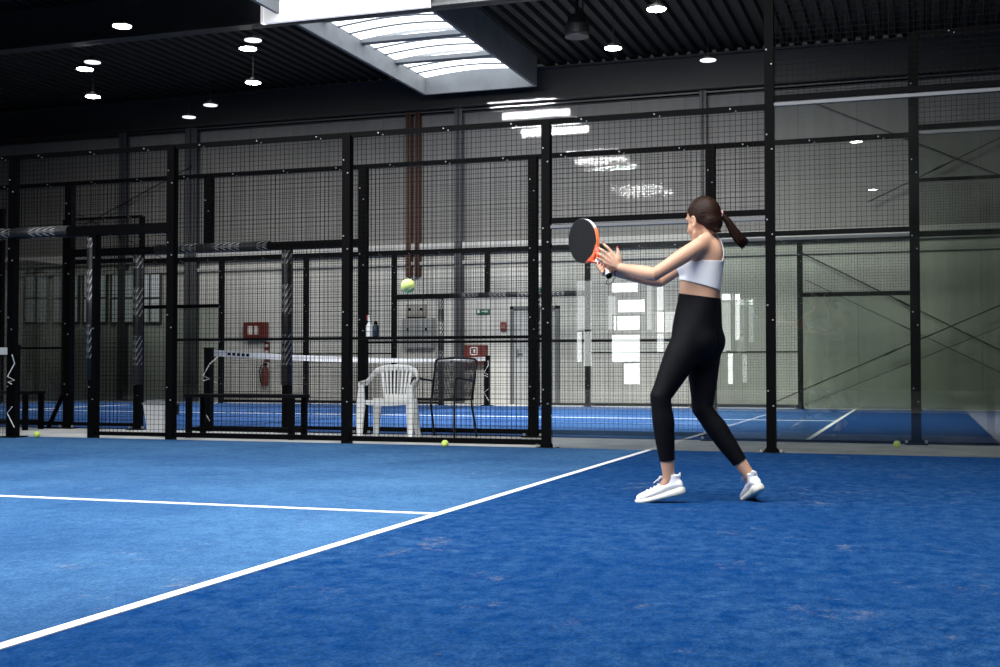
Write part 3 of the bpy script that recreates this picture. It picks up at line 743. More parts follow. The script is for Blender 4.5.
r, w, h, th = wall_thing('junction_box', 406, 304, 425, 317, .12, mat('box_beige', (.24, .235, .21), .5), 'small beige junction box fixed above the large grey cabinet', 'electrical box')
mb = MB()
for s in (-1, 1): mb.cbox((s*w*.3, -th-.004, h*.6), (.05, .01, .05))
mb.build('screw_cover', BLACK, parent=r)
r, w, h, th = wall_thing('electrical_cabinet', 402, 318, 432.5, 348, .2, GREY, 'large grey electrical cabinet on the hall wall behind the white chair', 'electrical cabinet')
for s in (-1, 1):
    mb = MB(); mb.box((-w*.47 if s < 0 else .01, -th-.012, h*.04), (-.01 if s < 0 else w*.47, -th, h*.96)); d_ = mb.build('door', GREY, parent=r)
    mb = MB(); mb.cbox((s*w*.3, -th-.02, h*.62), (.04, .02, .06)); mb.build('latch', BLACK, parent=d_)

# tie rods of the wall bracing
ROD = mat('tie_rod', (.012, .012, .012), .5)
ROD_N = [0]
def rod(p0, p1, label, rad=.012, y=None):
    y = YW - .19 - .09*ROD_N[0] if ROD_N[0] < 4 else YW - .20 - .09*(ROD_N[0] % 2); ROD_N[0] += 1
    a, b_ = at_y(*p0, y), at_y(*p1, y); r = empty('brace_rod', (a.x, y, a.z), label=label, cat='brace rod', group='bracing rods on the hall wall')
    mb = MB(); d = b_ - a; mb.tube([(0,0,0), d], rad, 8); mb.build('rod', ROD, parent=r)
    mb = MB(); mb.tube([d*.5 - d.normalized()*.12, d*.5 + d.normalized()*.12], rad*1.8, 8); mb.build('turnbuckle', ROD, parent=r)
rod((800, 252), (1012, 356), 'dark tie rod falling to the right behind the glass, upper of the lower pair')
rod((806, 280), (1012, 378), 'dark optical double of the tie rod above it, falling to the right behind the glass', .007)  # thin rods stand in for optical doubles of the thicker ones
rod((775, 402), (1012, 300), 'dark tie rod rising to the right behind the right-hand glass')
rod((800, 407), (1012, 322), 'thin optical double rising to the right just below a thicker tie rod', .006)
rod((812, 102), (1012, 180), 'tie rod falling to the right high on the hall wall')
rod((868, 202), (1012, 132), 'tie rod rising to the right high on the hall wall')
rod((64, 236), (192, 166), 'dim tie rod rising to the right high on the dark wall', .013)
rod((70, 210), (170, 262), 'dim tie rod falling to the right on the dark wall', .010)

# ------------------------------------------------------------------ ceiling lamps
LHOUSE = mat('lamp_housing', (.006, .006, .007), .6)
LGLOW = mat('lamp_glow', (1, 1, 1), .4, emit=(1.0, .98, .94), estr=26)
LDIM = mat('lamp_glow_dim', (1, 1, 1), .4, emit=(.9, .92, .95), estr=1.2)
def lamp_proto(m):
    r = empty('ceiling_lamp'); mb = MB(); mb.lathe([(.145, 0), (.15, .01), (.15, .035), (.06, .05), (.05, .09), (.02, .1)], seg=24); mb.build('housing', LHOUSE, parent=r, smooth=False)
    mb = MB(); mb.lathe([(.138, -.012), (.142, .0)], seg=24); mb.build('diffuser', m, parent=r)
    mb = MB(); mb.bar((0, 0, .1), (0, 0, .9), .007, .007); mb.build('hanger', LHOUSE, parent=r)
    tag(r, cat='ceiling lamp', group='round lamps under the hall roof'); return r
lp, ld = None, None
LAMPS = [((122, 26), 0, 'round bright lamp in front of the first roof beam'), ((85, 69), 0, 'round bright lamp just below its dim reflection under the roof beam'), ((92.5, 62), 1, 'dim round reflection of the bright lamp just below it under the roof beam'),  # dim twins are glass reflections of the bright lamps, built as lamps
         ((93, 96.5), 0, 'round bright lamp, lowest of three near the roof beam'), ((248, 48.5), 0, 'round bright lamp left of the skylight with a dim reflection above'), ((253, 40), 1, 'dim round reflection directly above a bright lamp left of the skylight'),
         ((253, 82.5), 0, 'round bright lamp beneath the pair left of the skylight'), ((210.5, 105), 1, 'small dim lamp close to the dark hall wall'), ((189, 117), 1, 'faintest small lamp in front of the dark hall wall'),
         ((656.5, 9), 0, 'round bright lamp at the top edge right of the skylight'), ((613, 48), 0, 'round bright lamp near the dark heater unit'), ((708, 60), 1, 'dimmer lamp in the roof right of the other two')]
for (px, py), dim, lab in LAMPS:
    v = at_z(px, py, 6.1)
    if dim: 
        if ld is None: ld = o = lamp_proto(LDIM)
        else: o = copy_tree(ld)
    else:
        if lp is None: lp = o = lamp_proto(LGLOW)
        else: o = copy_tree(lp)
    o.location = v; o['label'] = lab
for k, (x, y) in enumerate(((-1.38, -8.2), (-1.3, -16.5))):
    o = copy_tree(lp); o.location = (x, y, 6.1); o['label'] = 'round lamp mirrored in the tall right-hand glass, %s' % ('upper' if k == 0 else 'lower')
# heater unit under the roof
v = at_z(577, 36, 6.3); r = empty('heater_unit', v, label='dark round heater unit hanging from the roof right of the skylight', cat='heater')
mb = MB(); mb.lathe([(.19, 0), (.21, .03), (.21, .18), (.17, .22), (.15, .34)], seg=28); mb.build('housing', mat('heater_dark', (.014, .0145, .016), .4), parent=r)
mb = MB(); mb.lathe([(.2, -.02), (.2, 0)], seg=28); mb.build('outlet_ring', mat('heater_ring', (.05, .05, .053), .4), parent=r)
mb = MB(); mb.bar((0, 0, .34), (0, 0, .7), .05, .05); mb.bar((.1, 0, .34), (.1, 0, .7), .02, .02); mb.build('hanger', BEAM, parent=r)

# ------------------------------------------------------------------ the player
D0 = 6.85
def Pp(px, py, d=0.0): return at_d(px, py, D0 + d)
def facing(deg):
    t = math.radians(deg); f = -RIGHT*math.cos(t) + FWD*math.sin(t); l = -RIGHT*math.sin(t) - FWD*math.cos(t); return f, l
SKIN = mat('skin', (.55, .315, .21), .5, var=.06, vscale=9, spec=.35)
HAIR = bpy.data.materials.new('dark_brown_hair'); HAIR.use_nodes = True; nt = HAIR.node_tree; b = nt.nodes['Principled BSDF']
b.inputs['Roughness'].default_value = .5; b.inputs['Specular IOR Level'].default_value = .14
geo = N(nt, 'ShaderNodeNewGeometry'); mp = N(nt, 'ShaderNodeMapping'); mp.inputs['Rotation'].default_value = (0, math.radians(-35), YAW); mp.inputs['Scale'].default_value = (14, 150, 170)
nt.links.new(geo.outputs['Position'], mp.inputs['Vector']); nz = N(nt, 'ShaderNodeTexNoise'); nz.inputs['Scale'].default_value = 1; nz.inputs['Detail'].default_value = 4; nt.links.new(mp.outputs['Vector'], nz.inputs['Vector'])
cr = N(nt, 'ShaderNodeValToRGB'); cr.color_ramp.elements[0].position = .35; cr.color_ramp.elements[0].color = (.006, .0028, .0018, 1); cr.color_ramp.elements[1].position = .72; cr.color_ramp.elements[1].color = (.034, .0125, .0065, 1)
nt.links.new(nz.outputs['Fac'], cr.inputs['Fac']); nt.links.new(cr.outputs['Color'], b.inputs['Base Color'])
bp = N(nt, 'ShaderNodeBump'); bp.inputs['Strength'].default_value = .6; bp.inputs['Distance'].default_value = .004; nt.links.new(nz.outputs['Fac'], bp.inputs['Height']); nt.links.new(bp.outputs['Normal'], b.inputs['Normal'])
LEGG = mat('black_leggings', (.0032, .0032, .0046), .7, bump=.1, bscale=220, spec=.12)
TOPM = mat('white_sports_top', (.88, .87, .87), .7, bump=.15, bscale=260)
SHOEM = mat('white_knit_shoe', (.84, .84, .86), .7, bump=.25, bscale=300)
SOLEM = mat('cream_sole', (.80, .77, .66), .5, bump=.05, bscale=60)
NAILM = mat('red_nail', (.42, .02, .03), .25)

# --- shoes: local x to the toe, y left, z up, ball of the foot at x = .19
def shoe_matrix(ball_pt, yaw_vec, pitch, roll):
    x = Vector(yaw_vec); x.z = 0; x.normalize(); z = UP; y = z.cross(x)
    M = Matrix((x, y, z)).transposed().to_4x4()
    R = Matrix.Rotation(pitch, 4, 'Y') @ Matrix.Rotation(roll, 4, 'X')
    return Matrix.Translation(ball_pt) @ M @ R @ Matrix.Translation((-.205, 0, 0))
def ground(px, py, z=.012): return at_z(px, py, z)
ML = shoe_matrix(ground(650, 502.2), -RIGHT*.97 + FWD*.24, math.radians(14), 0)
MR = shoe_matrix(ground(750.5, 499.5), -RIGHT*.10 + FWD*.99, math.radians(19), math.radians(-16))
ankL = ML @ Vector((.072, 0, .10)); ankR = MR @ Vector((.064, .004, .10))

def interp(tab, x):
    for (a, b) in zip(tab, tab[1:]):
        if x <= b[0]:
            t = (x-a[0])/(b[0]-a[0]); t = max(0, min(1, t)); t = t*t*(3-2*t)*.5 + t*.5
            return [p + (q-p)*t for p, q in zip(a[1:], b[1:])]
    return list(tab[-1][1:])
def make_shoe(parent, M, label):
    # sole: x, half width, y shift, bottom z, top z
    S = [(0, .012, 0, .012, .038), (.008, .026, 0, .004, .045), (.03, .036, 0, 0, .047), (.08, .035, .002, 0, .040), (.14, .041, .003, 0, .033), (.20, .047, .003, 0, .030), (.24, .045, .001, .001, .031), (.268, .037, -.001, .004, .033), (.280, .024, -.002, .009, .032), (.283, .016, -.002, .012, .030)]
    mb = MB(); rings = []; n = 20
    xs = [.283*i/30 for i in range(31)]
    for x in xs:
        hw, ys_, zb, zt = interp(S, x); r = []
        for k in range(n):
            a = 2*PI*k/n; c, s_ = math.cos(a), math.sin(a)
            c = math.copysign(abs(c)**.5, c); s_ = math.copysign(abs(s_)**.5, s_)
            bul = 1 + .06*(1-abs(s_))
            r.append((x, ys_ + c*hw*bul, (zb+zt)/2 + s_*(zt-zb)/2))
        rings.append(r)
    vs = [p for r in rings for p in r]; fs = []
    for i in range(30):
        for k in range(n): fs.append((i*n+k, i*n+(k+1)%n, (i+1)*n+(k+1)%n, (i+1)*n+k))
    fs += [tuple(reversed(range(n))), tuple(30*n+k for k in range(n))]
    mb.add(vs, fs)
    # upper: loft along x then a collar, fused
    U = [(.006, .018, 0, .03, .075), (.02, .030, 0, .03, .098), (.05, .033, 0, .03, .104), (.09, .034, 0, .03, .100), (.13, .038, .002, .02, .088), (.17, .042, .003, .018, .074), (.21, .044, .003, .016, .066), (.25, .039, 0, .015, .059), (.266, .030, -.002, .016, .052), (.276, .016, -.002, .02, .044)]
    ub = MB(); rings = []
    xs = [.006 + .266*i/30 for i in range(31)]
    for x in xs:
        hw, ys_, zb, zt = interp(U, x); r = []
        for k in range(n):
            a = 2*PI*k/n; c, s_ = math.cos(a), math.sin(a)
            tap = 1 - .28*max(0, s_)
            r.append((x, ys_ + c*hw*tap, (zb+zt)/2 + s_*(zt-zb)/2))
        rings.append(r)
    vs = [p for r in rings for p in r]; fs = []
    for i in range(30):
        for k in range(n): fs.append((i*n+k, i*n+(k+1)%n, (i+1)*n+(k+1)%n, (i+1)*n+k))
    fs += [tuple(reversed(range(n))), tuple(30*n+k for k in range(n))]
    ub.add(vs, fs)
    ub.tube([(.056, 0, .06), (.055, 0, .10), (.048, 0, .122)], [(.042, .033), (.042, .031), (.043, .032)], 20, ref=(1, 0, 0))
    ub.rtube([(.012, 0, .10), (.006, 0, .118)], [(.012, .006)]*2, 10, ref=(0, 1, 0))     # heel tab
    ub.rtube([(.098, 0, .105), (.092, 0, .128)], [(.018, .006)]*2, 10, ref=(0, 1, 0))   # tongue
    o = ub.build('shoe', SHOEM, parent=parent, smooth=True); o.matrix_world = M
    rm = o.modifiers.new('r', 'REMESH'); rm.mode = 'VOXEL'; rm.voxel_size = .0035; rm.use_smooth_shade = True
    sm = o.modifiers.new('s', 'SMOOTH'); sm.iterations = 6; sm.factor = .5
    if label: o['label'] = label
    s_ = mb.build('sole', SOLEM, parent=o, smooth=True)
    lb = MB()
    for k in range(5):
        x = .115 + .022*k; hw, ysh, zb, zt = interp(U, x)
        lb.tube([(x-.006, -.026, zt-.018), (x, -.014, zt-.001), (x+.003, 0, zt+.003), (x, .014, zt-.001), (x-.006, .026, zt-.018)], .0032, 6)
    lb.tube([(.10, .004, .118), (.112, .022, .126), (.128, .035, .112), (.125, .03, .1)], .003, 6)
    lb.tube([(.10, -.004, .118), (.115, -.02, .124), (.13, -.03, .106)], .003, 6)
    lb.tube([(.102, .0, .117), (.13, .02, .113), (.155, .034, .10)], .0026, 6)
    lb.build('laces', SHOEM, parent=o, smooth=True)
    return o

# --- skeleton points from the pose
Fh, Lh = facing(33); Fc, Lc = facing(13); Hf0, Hl0 = facing(52)
pel = Pp(697.5, 333); waist = Pp(699.5, 296); ribs = Pp(701.5, 272); chest = Pp(704.5, 254); neckb = Pp(709.5, 239)
hipL = Pp(690, 338, -.075); hipR = Pp(704, 338, .06)
kneeL = Pp(660.5, 397, -.12); kneeR = Pp(702.5, 409, .02)
shL = Pp(698, 246.5, -.155); elL = Pp(654.5, 274.5, -.20); wrL = Pp(620.5, 267.5, -.03)
shR = Pp(705, 250, .13); elR = Pp(660, 281, .22); wrR = Pp(614.5, 272.5, .085)

BM = MB()
def ax(f, l): return (f, l, UP)
# torso sections: centre, front-back radius, side radius, axis f
def torso(secs):
    n = 32; rings = []
    for c, rf, rl, f, back in secs:
        l = UP.cross(f); r = []
        for k in range(n):
            a = 2*PI*k/n; ca, sa = math.cos(a), math.sin(a)
            e = .86
            ca = math.copysign(abs(ca)**e, ca); sa = math.copysign(abs(sa)**e, sa)
            q = c + f*(rf*ca) + l*(rl*sa)
            if ca < 0: q += f*(back*max(0, 1-abs(sa)*2.2))          # hollow of the spine
            r.append(q)
        rings.append(r)
    vs = [p for r in rings for p in r]; fs = []
    for i in range(len(rings)-1):
        for k in range(n): fs.append((i*n+k, i*n+(k+1)%n, (i+1)*n+(k+1)%n, (i+1)*n+k))
    fs += [tuple(reversed(range(n))), tuple((len(rings)-1)*n+k for k in range(n))]
    BM.add(vs, fs)
mix = lambda a, b, t: a.lerp(b, t)
torso([
    (Pp(697, 361), .060, .085, Fh, 0), (Pp(697, 352), .092, .135, Fh, .0), (Pp(696.5, 341), .120, .168, Fh, .004), (Pp(697, 331), .122, .168, Fh, .006),
    (Pp(698, 318), .118, .154, Fh, .006), (Pp(699, 306), .116, .138, mix(Fh, Fc, .3).normalized(), .008), (Pp(700, 296), .113, .126, mix(Fh, Fc, .6).normalized(), .01),
    (Pp(700.5, 286), .114, .128, Fc, .012), (Pp(701.5, 274), .116, .134, Fc, .012), (Pp(703, 262), .118, .138, Fc, .007), (Pp(704.8, 252), .108, .138, Fc, .006),
    (Pp(707, 244), .086, .125, Fc, .004), (Pp(708.5, 239.5), .062, .085, Fc, 0), (Pp(709.3, 236.5), .045, .055, Fc, 0)])
# bust, shoulder blades, buttocks
for s in (-1, 1):
    BM.ell(Pp(702.5, 266.5) + Fc*.090 + Lc*(s*.066), (.052, .056, .055), ax(Fc, Lc))
    BM.ell(Pp(706.0, 256) - Fc*.064 + Lc*(s*.070), (.034, .046, .075), ax(Fc, Lc))
    BM.ell(Pp(697.3, 341) - Fh*.022 + Lh*(s*.066), (.112, .094, .112), ax(Fh, Lh))
# legs
def leg(h, k, a, foot):
    th = k - h; sh = a - k; kf = (Fh*1.0)
    BM.rtube([h + UP*.03, h + th*.12, h + th*.35, h + th*.62, h + th*.85, k, k + sh*.12, k + sh*.28, k + sh*.5, k + sh*.75, k + sh*.93, a],
             [.084, .091, .089, .075, .060, .0545, .052, .055, .050, .039, .0335, .033], 24)
    n = sh.normalized(); b = -(kf - n*kf.dot(n)).normalized()
    BM.ell(k + sh*.30 + b*.012, (.048, .046, .11), (b, n.cross(b).normalized(), n))
    BM.rtube([a, a.lerp(foot, .5), foot], [.032, .030, .028], 16)
leg(hipL, kneeL, ankL, ML @ Vector((.13, 0, .05))); leg(hipR, kneeR, ankR, MR @ Vector((.13, 0, .05)))
# arms
def arm(s, e, w, base):
    BM.rtube([base, s], [(.052), .047], 20)
    u = e - s; f = w - e
    BM.rtube([s, s + u*.15, s + u*.4, s + u*.7, s + u*.92, e, e + f*.1, e + f*.28, e + f*.55, e + f*.8, e + f*.95, w],
             [.047, .0475, .043, .038, .036, .0365, .0375, .0385, .033, .027, .0235, .0235], 20)
arm(shL, elL, wrL, Pp(706, 245, -.06)); arm(shR, elR, wrR, Pp(708, 246, .06))
# shoulder caps and trapezius
for s_, dd in ((shL, -.09), (shR, .08)):
    BM.rtube([Pp(709, 236, dd*.25), Pp(706, 240, dd), s_ + UP*.004], [.034, .036, .044], 16)

# racket frame (used for the right hand)
Nn = (-RIGHT*.83 - FWD*.55 + UP*.02).normalized()
Ax = (-RIGHT*.44 + UP*.66 + FWD*.57); Ax = (Ax - Nn*Ax.dot(Nn)).normalized(); Sx = Ax.cross(Nn).normalized()
butt = Pp(609.5, 276.5, -.02)
g = lambda t: butt + Ax*t
e1 = (RIGHT - Ax*RIGHT.dot(Ax)).normalized(); e2 = Ax.cross(e1).normalized()
if e2.dot(FWD) < 0: e2 = -e2
# right hand closed round the grip
palm_c = g(.075) + e1*.037 + e2*.012
wrR = palm_c + e1*.055 - Ax*.02 + e2*.02
BM.rtube([Pp(630, 276, .12), wrR, palm_c], [.027, .024, .026], 16)
BM.ell(palm_c, (.018, .036, .046), (e1, e2, Ax))
RF = []
for i in range(4):
    c = g(.040 + .0215*i); r = .0255 - (.001 if i in (0,) else 0); pts = []
    for a in (5, 52, 98, 144, 192, 238 + (12 if i in (1, 2) else 0)):
        a = math.radians(a); pts.append(c + e1*(r*math.cos(a)) + e2*(r*math.sin(a)) + Ax*(.004*math.sin(a)))
    BM.rtube(pts, [.0105, .010, .0095, .009, .0085, .0075], 12); RF.append((pts[-1], pts[-2], c))
pts = [palm_c - e2*.02 + Ax*.01]
for a, t in ((-25, .095), (-60, .112), (-95, .128), (-110, .140)):
    a = math.radians(a); pts.append(g(t) + e1*(.027*math.cos(a)) + e2*(.027*math.sin(a)))
BM.rtube(pts, [.016, .012, .011, .0095, .008], 12)
# left hand: open, fingers against the rim and throat
dirL = (wrL - elL).normalized()
K = [Pp(611.8, 252.6, -.018), Pp(608.6, 255.6, -.014), Pp(606.2, 259.0, -.008), Pp(605.0, 262.6, -.001)]
MID = [Pp(607.6, 247.6, -.012), Pp(603.2, 251.0, -.008), Pp(601.4, 255.4, -.002), Pp(601.6, 260.0, .004)]
TIP = [Pp(603.4, 243.8, .012), Pp(598.2, 247.6, .014), Pp(597.0, 252.6, .018), Pp(598.4, 258.0, .020)]
for k, m_, t, r in zip(K, MID, TIP, (.0088, .0090, .0085, .0075)):
    BM.rtube([wrL.lerp(k, .15), wrL.lerp(k, .6), k], [.016, .0145, .0115], 12)
    BM.rtube([k, k.lerp(m_, .5) + UP*.001, m_, m_.lerp(t, .5), t], [r*1.18, r*1.05, r*1.05, r*.95, r*.78], 12)
th = [wrL.lerp(K[0], .15), Pp(619.2, 258.5, -.035), Pp(618.6, 253.6, -.032), Pp(617.4, 248.4, -.024)]
BM.rtube(th, [.017, .0135, .0105, .0085], 12)
# neck and head
hc = Pp(703.0, 218.6, 0.0)
Hl = Hl0; hp = math.radians(10)
Hf = (Hf0*math.cos(hp) - UP*math.sin(hp)).normalized(); Hu = Hf.cross(Hl).normalized()
if Hu.z < 0: Hu = -Hu
HS = 1.06
H = lambda f, l, u: hc + Hf*(f*HS) + Hl*(l*HS) + Hu*(u*HS)
hax = (Hf*HS, Hl*HS, Hu*HS)
BM.rtube([Pp(709.5, 242), Pp(708.3, 236), H(-.032, 0, -.07), H(-.02, 0, -.02)], [.058, .050, .049, .05], 20)
BM.ell(H(-.006, 0, .012), (.094, .074, .098), hax)
BM.ell(H(.028, 0, -.040), (.066, .058, .080), hax)
BM.rtube([H(.02, .044, -.072), H(.058, .025, -.106), H(.074, 0, -.114), H(.058, -.025, -.106), H(.02, -.044, -.072)], [.018, .018, .017, .018, .018], 14)
BM.ell(H(.040, .028, -.042), (.042, .034, .04), hax); BM.ell(H(.040, -.028, -.042), (.042, .034, .04), hax)
BM.rtube([H(.086, 0, .004), H(.100, 0, -.022), H(.109, 0, -.042)], [.009, .0105, .0125], 12)
BM.ell(H(.098, .011, -.045), (.009, .008, .008), hax); BM.ell(H(.098, -.011, -.045), (.009, .008, .008), hax)
BM.rtube([H(.070, .045, .014), H(.088, .02, .016), H(.088, -.02, .016), H(.070, -.045, .014)], [.010]*4, 10)
BM.rtube([H(.085, .020, -.073), H(.094, 0, -.070), H(.085, -.020, -.073)], [.006, .0085, .006], 10)
BM.rtube([H(.083, .018, -.081), H(.091, 0, -.083), H(.083, -.018, -.081)], [.006, .009, .006], 10)
for s in (-1, 1):
    BM.tube([H(-.002 + .016*math.cos(t), s*(.077 + .006*(1 - math.cos(t))*.5), -.022 + .028*math.sin(t)) for t in [2*PI*k/14 for k in range(14)]], .0055, 8)
    BM.ell(H(-.002, s*.074, -.022), (.014, .006, .024), hax)
    BM.ell(H(.004, s*.078, -.044), (.008, .005, .006), hax)

def bake(mbx, name, voxel, smooth_it):
    me = mbx.mesh(name + '_raw'); bm = bmesh.new(); bm.from_mesh(me); bmesh.ops.recalc_face_normals(bm, faces=bm.faces); bm.to_mesh(me); bm.free()
    o = bpy.data.objects.new(name + '_raw', me); COL.objects.link(o)
    r = o.modifiers.new('r', 'REMESH'); r.mode = 'VOXEL'; r.voxel_size = voxel
    s = o.modifiers.new('s', 'SMOOTH'); s.iterations = smooth_it; s.factor = .5
    dg = bpy.context.evaluated_depsgraph_get(); ev = o.evaluated_get(dg); out = bpy.data.meshes.new_from_object(ev); out.name = name
    bpy.data.objects.remove(o); bpy.data.meshes.remove(me); return out
body = bake(BM, 'person', .0046, 5)
def relax(me, weight, its):
    nv = len(me.vertices); co = np.empty(nv*3); me.vertices.foreach_get('co', co); co = co.reshape(-1, 3)
    ed = np.empty(len(me.edges)*2, dtype=np.int32); me.edges.foreach_get('vertices', ed); ed = ed.reshape(-1, 2)
    deg = np.bincount(ed.ravel(), minlength=nv)[:, None].clip(1); w = weight(co)[:, None]*.5
    for _ in range(its):
        acc = np.zeros_like(co)
        for k in range(3):
            acc[:, k] = np.bincount(ed[:, 0], co[ed[:, 1], k], nv) + np.bincount(ed[:, 1], co[ed[:, 0], k], nv)
        co = co + (acc/deg - co)*w
    me.vertices.foreach_set('co', co.ravel()); me.update()
def segd(co, a, b):
    a, b = np.array(a), np.array(b); ab = b-a; t = np.clip((co-a) @ ab/(ab@ab), 0, 1)
    return np.linalg.norm(co - (a + t[:, None]*ab), axis=1)
def w_torso(co):
    z = co[:, 2]; top = np.clip((neckb.z + .02 - z)/.05, 0, 1); low = np.clip((z - kneeL.z - .02)/.12, 0, 1)
    d = np.minimum(segd(co, shL.lerp(elL, .45), elL), segd(co, shR.lerp(elR, .45), elR)); d = np.minimum(d, np.minimum(segd(co, elL, wrL), segd(co, elR, wrR)))
    hand = np.clip((np.minimum(np.linalg.norm(co - np.array(wrL), axis=1), np.linalg.norm(co - np.array(wrR), axis=1)) - .17)/.06, 0, 1)
    return top*low*hand*np.clip((d - .05)/.05, .04, 1)
relax(body, w_torso, 90)
body.materials.clear(); body.materials.append(SKIN); body.polygons.foreach_set('use_smooth', [True]*len(body.polygons))
person = bpy.data.objects.new('person', body); COL.objects.link(person)
tag(person, 'woman in white cropped sports top and black leggings holding a racket, back to camera', 'person')

def region(me, field, off, name, m, parent, thick=.004, smooth_it=0):
    """the part of a mesh where field > 0, lifted off the skin by off, with clean edges"""
    nv = len(me.vertices); co = np.empty(nv*3); me.vertices.foreach_get('co', co); co = co.reshape(-1, 3)
    no = np.empty(nv*3); me.vertex_normals.foreach_get('vector', no); no = no.reshape(-1, 3)
    me.calc_loop_triangles(); tr = np.empty(len(me.loop_triangles)*3, dtype=np.int32); me.loop_triangles.foreach_get('vertices', tr); tr = tr.reshape(-1, 3)
    fv = field(co); P = co + no*off; V = []; idx = {}; cut = {}; Fc_ = []
    def vid(i):
        if i not in idx: idx[i] = len(V); V.append(tuple(P[i]))
        return idx[i]
    def cid(i, j):
        k = (min(i, j), max(i, j))
        if k not in cut:
            t = fv[i]/(fv[i]-fv[j]); cut[k] = len(V); V.append(tuple(P[i] + (P[j]-P[i])*t))
        return cut[k]
    s = fv > 0; cnt = s[tr].sum(axis=1)
    for t in tr[cnt == 3]: Fc_.append((vid(t[0]), vid(t[1]), vid(t[2])))
    for t in tr[(cnt == 1) | (cnt == 2)]:
        poly = []
        for a in range(3):
            i, j = t[a], t[(a+1) % 3]
            if s[i]: poly.append(vid(i))
            if s[i] != s[j]: poly.append(cid(i, j))
        Fc_.append(tuple(poly))
    out = bpy.data.meshes.new(name); out.from_pydata(V, [], Fc_); out.update()
    out.materials.append(m); out.polygons.foreach_set('use_smooth', [True]*len(out.polygons))
    o = bpy.data.objects.new(name, out); COL.objects.link(o); o.parent = parent
    if smooth_it:
        q = o.modifiers.new('sm', 'SMOOTH'); q.iterations = smooth_it; q.factor = .5
    if thick:
        q = o.modifiers.new('so', 'SOLIDIFY'); q.thickness = thick; q.offset = -1
    return o
def npv(v): return np.array(v)
def loc(co, c, f, l):
    d = co - npv(c); return d @ npv(f), d @ npv(l), d[:, 2]
# leggings
wz = Pp(697, 296.5).z
def f_legg(co):
    f, l, _ = loc(co, waist, Fh, Lh)
    top = wz + .15*f - .0*l - co[:, 2] + .004
    dl = np.linalg.norm(co - npv(ankL), axis=1); dr = np.linalg.norm(co - npv(ankR), axis=1)
    near_l = dl < dr
    def hem(k, a, q):
        d = npv(a - k); ln = np.linalg.norm(d); return q*ln - (co - npv(k)) @ (d/ln)
    h = np.where(near_l, hem(kneeL, ankL, .77), hem(kneeR, ankR, .78))
    return np.minimum(top, h)
region(body, f_legg, .0045, 'leggings', LEGG, person, .004, 2)
# sports top
hz_f, hz_b = Pp(678, 281).z, Pp(721, 291).z
def f_top(co):
    f, l, _ = loc(co, Pp(703, 262), Fc, Lc); z = co[:, 2]
    hem = z - (hz_b + (hz_f - hz_b)*np.clip((f + .10)/.2, -.2, 1.2))
    zt = Pp(700, 262).z
    base = zt - .002 + .012*np.exp(-((f+.02)/.05)**2)*0
    back = np.where(f < .0, .21*np.exp(-(np.abs(l)/(.040 + .25*np.clip(zt + .05 - z, 0, .08)))**4), 0)
    fs = np.clip((f + .02)/.05, 0, 1)
    front = fs*(.045 + .15*np.exp(-((np.abs(l) - .072)/.026)**4))
    top = base + np.maximum(back, front) - z
    sc = np.clip((f + .085)/.11, 0, 1)*.072
    strap = np.minimum(.021 - np.abs(np.abs(l) - sc), z - (zt + .05))
    keep = np.minimum(hem, np.maximum(top, strap))
    # not on the arms
    def seg(a, b, r):
        a, b = npv(a), npv(b); ab = b-a; t = np.clip((co-a) @ ab/(ab@ab), 0, 1)
        return np.linalg.norm(co - (a + t[:, None]*ab), axis=1) - r
    keep = np.minimum(keep, np.minimum(seg(shL - UP*.02, elL, .060), seg(shR - UP*.02, elR, .060)))
    neck = Pp(709, 236.5).z - z
    keep = np.minimum(keep, np.minimum(.17 - f, .19 - np.abs(l)))
    return np.minimum(keep, neck)
region(body, f_top, .0055, 'sports_top', TOPM, person, .004, 4)

make_shoe(person, ML, None); make_shoe(person, MR, None)
# nails
for k, m_, t in list(zip(K, MID, TIP)) + [(th[1], th[2], th[3])]:
    d = (t - m_).normalized(); o_ = (-FWD*.8 + RIGHT*.35 + UP*.3); o_ = (o_ - d*o_.dot(d)).normalized(); s_ = d.cross(o_)
    mb = MB(); mb.ell(t + o_*.0058 + d*.004, (.0072, .0052, .0022), (d, s_, o_), 10, 6); mb.build('fingernail', NAILM, parent=person, smooth=True)
for tip, pre, c in RF:
    d = (tip - pre).normalized(); o_ = (tip - c); o_ = (o_ - d*o_.dot(d)).normalized(); s_ = d.cross(o_)
    mb = MB(); mb.ell(tip + o_*.0058 + d*.003, (.0072, .0052, .0022), (d, s_, o_), 10, 6); mb.build('fingernail', NAILM, parent=person, smooth=True)
# eyes and brows
EYEW = mat('eye_white', (.8, .8, .8), .2); EYEI = mat('eye_iris', (.05, .03, .02), .2)
for s in (-1, 1):
    mb = MB(); c_ = H(.064, s*.030, -.006); mb.ell(c_, (.0115, .0105, .006), hax, 14, 10); mb.ell(c_ + Hf*.0100, (.003, .005, .005), hax, 12, 8, 1)
    mb.build('eye', [EYEW, EYEI], parent=person, smooth=True)
    mb = MB(); mb.rtube([H(.075, s*.048, .022), H(.088, s*.032, .027), H(.094, s*.014, .022)], [.0025, .004, .004], 8); mb.build('eyebrow', HAIR, parent=person, smooth=True)
mb = MB(); mb.rtube([H(.090, .016, -.077), H(.1015, 0, -.0765), H(.090, -.016, -.077)], [.0025, .0045, .0025], 8); mb.build('lips', mat('lip', (.42, .16, .14), .4), parent=person, smooth=True)

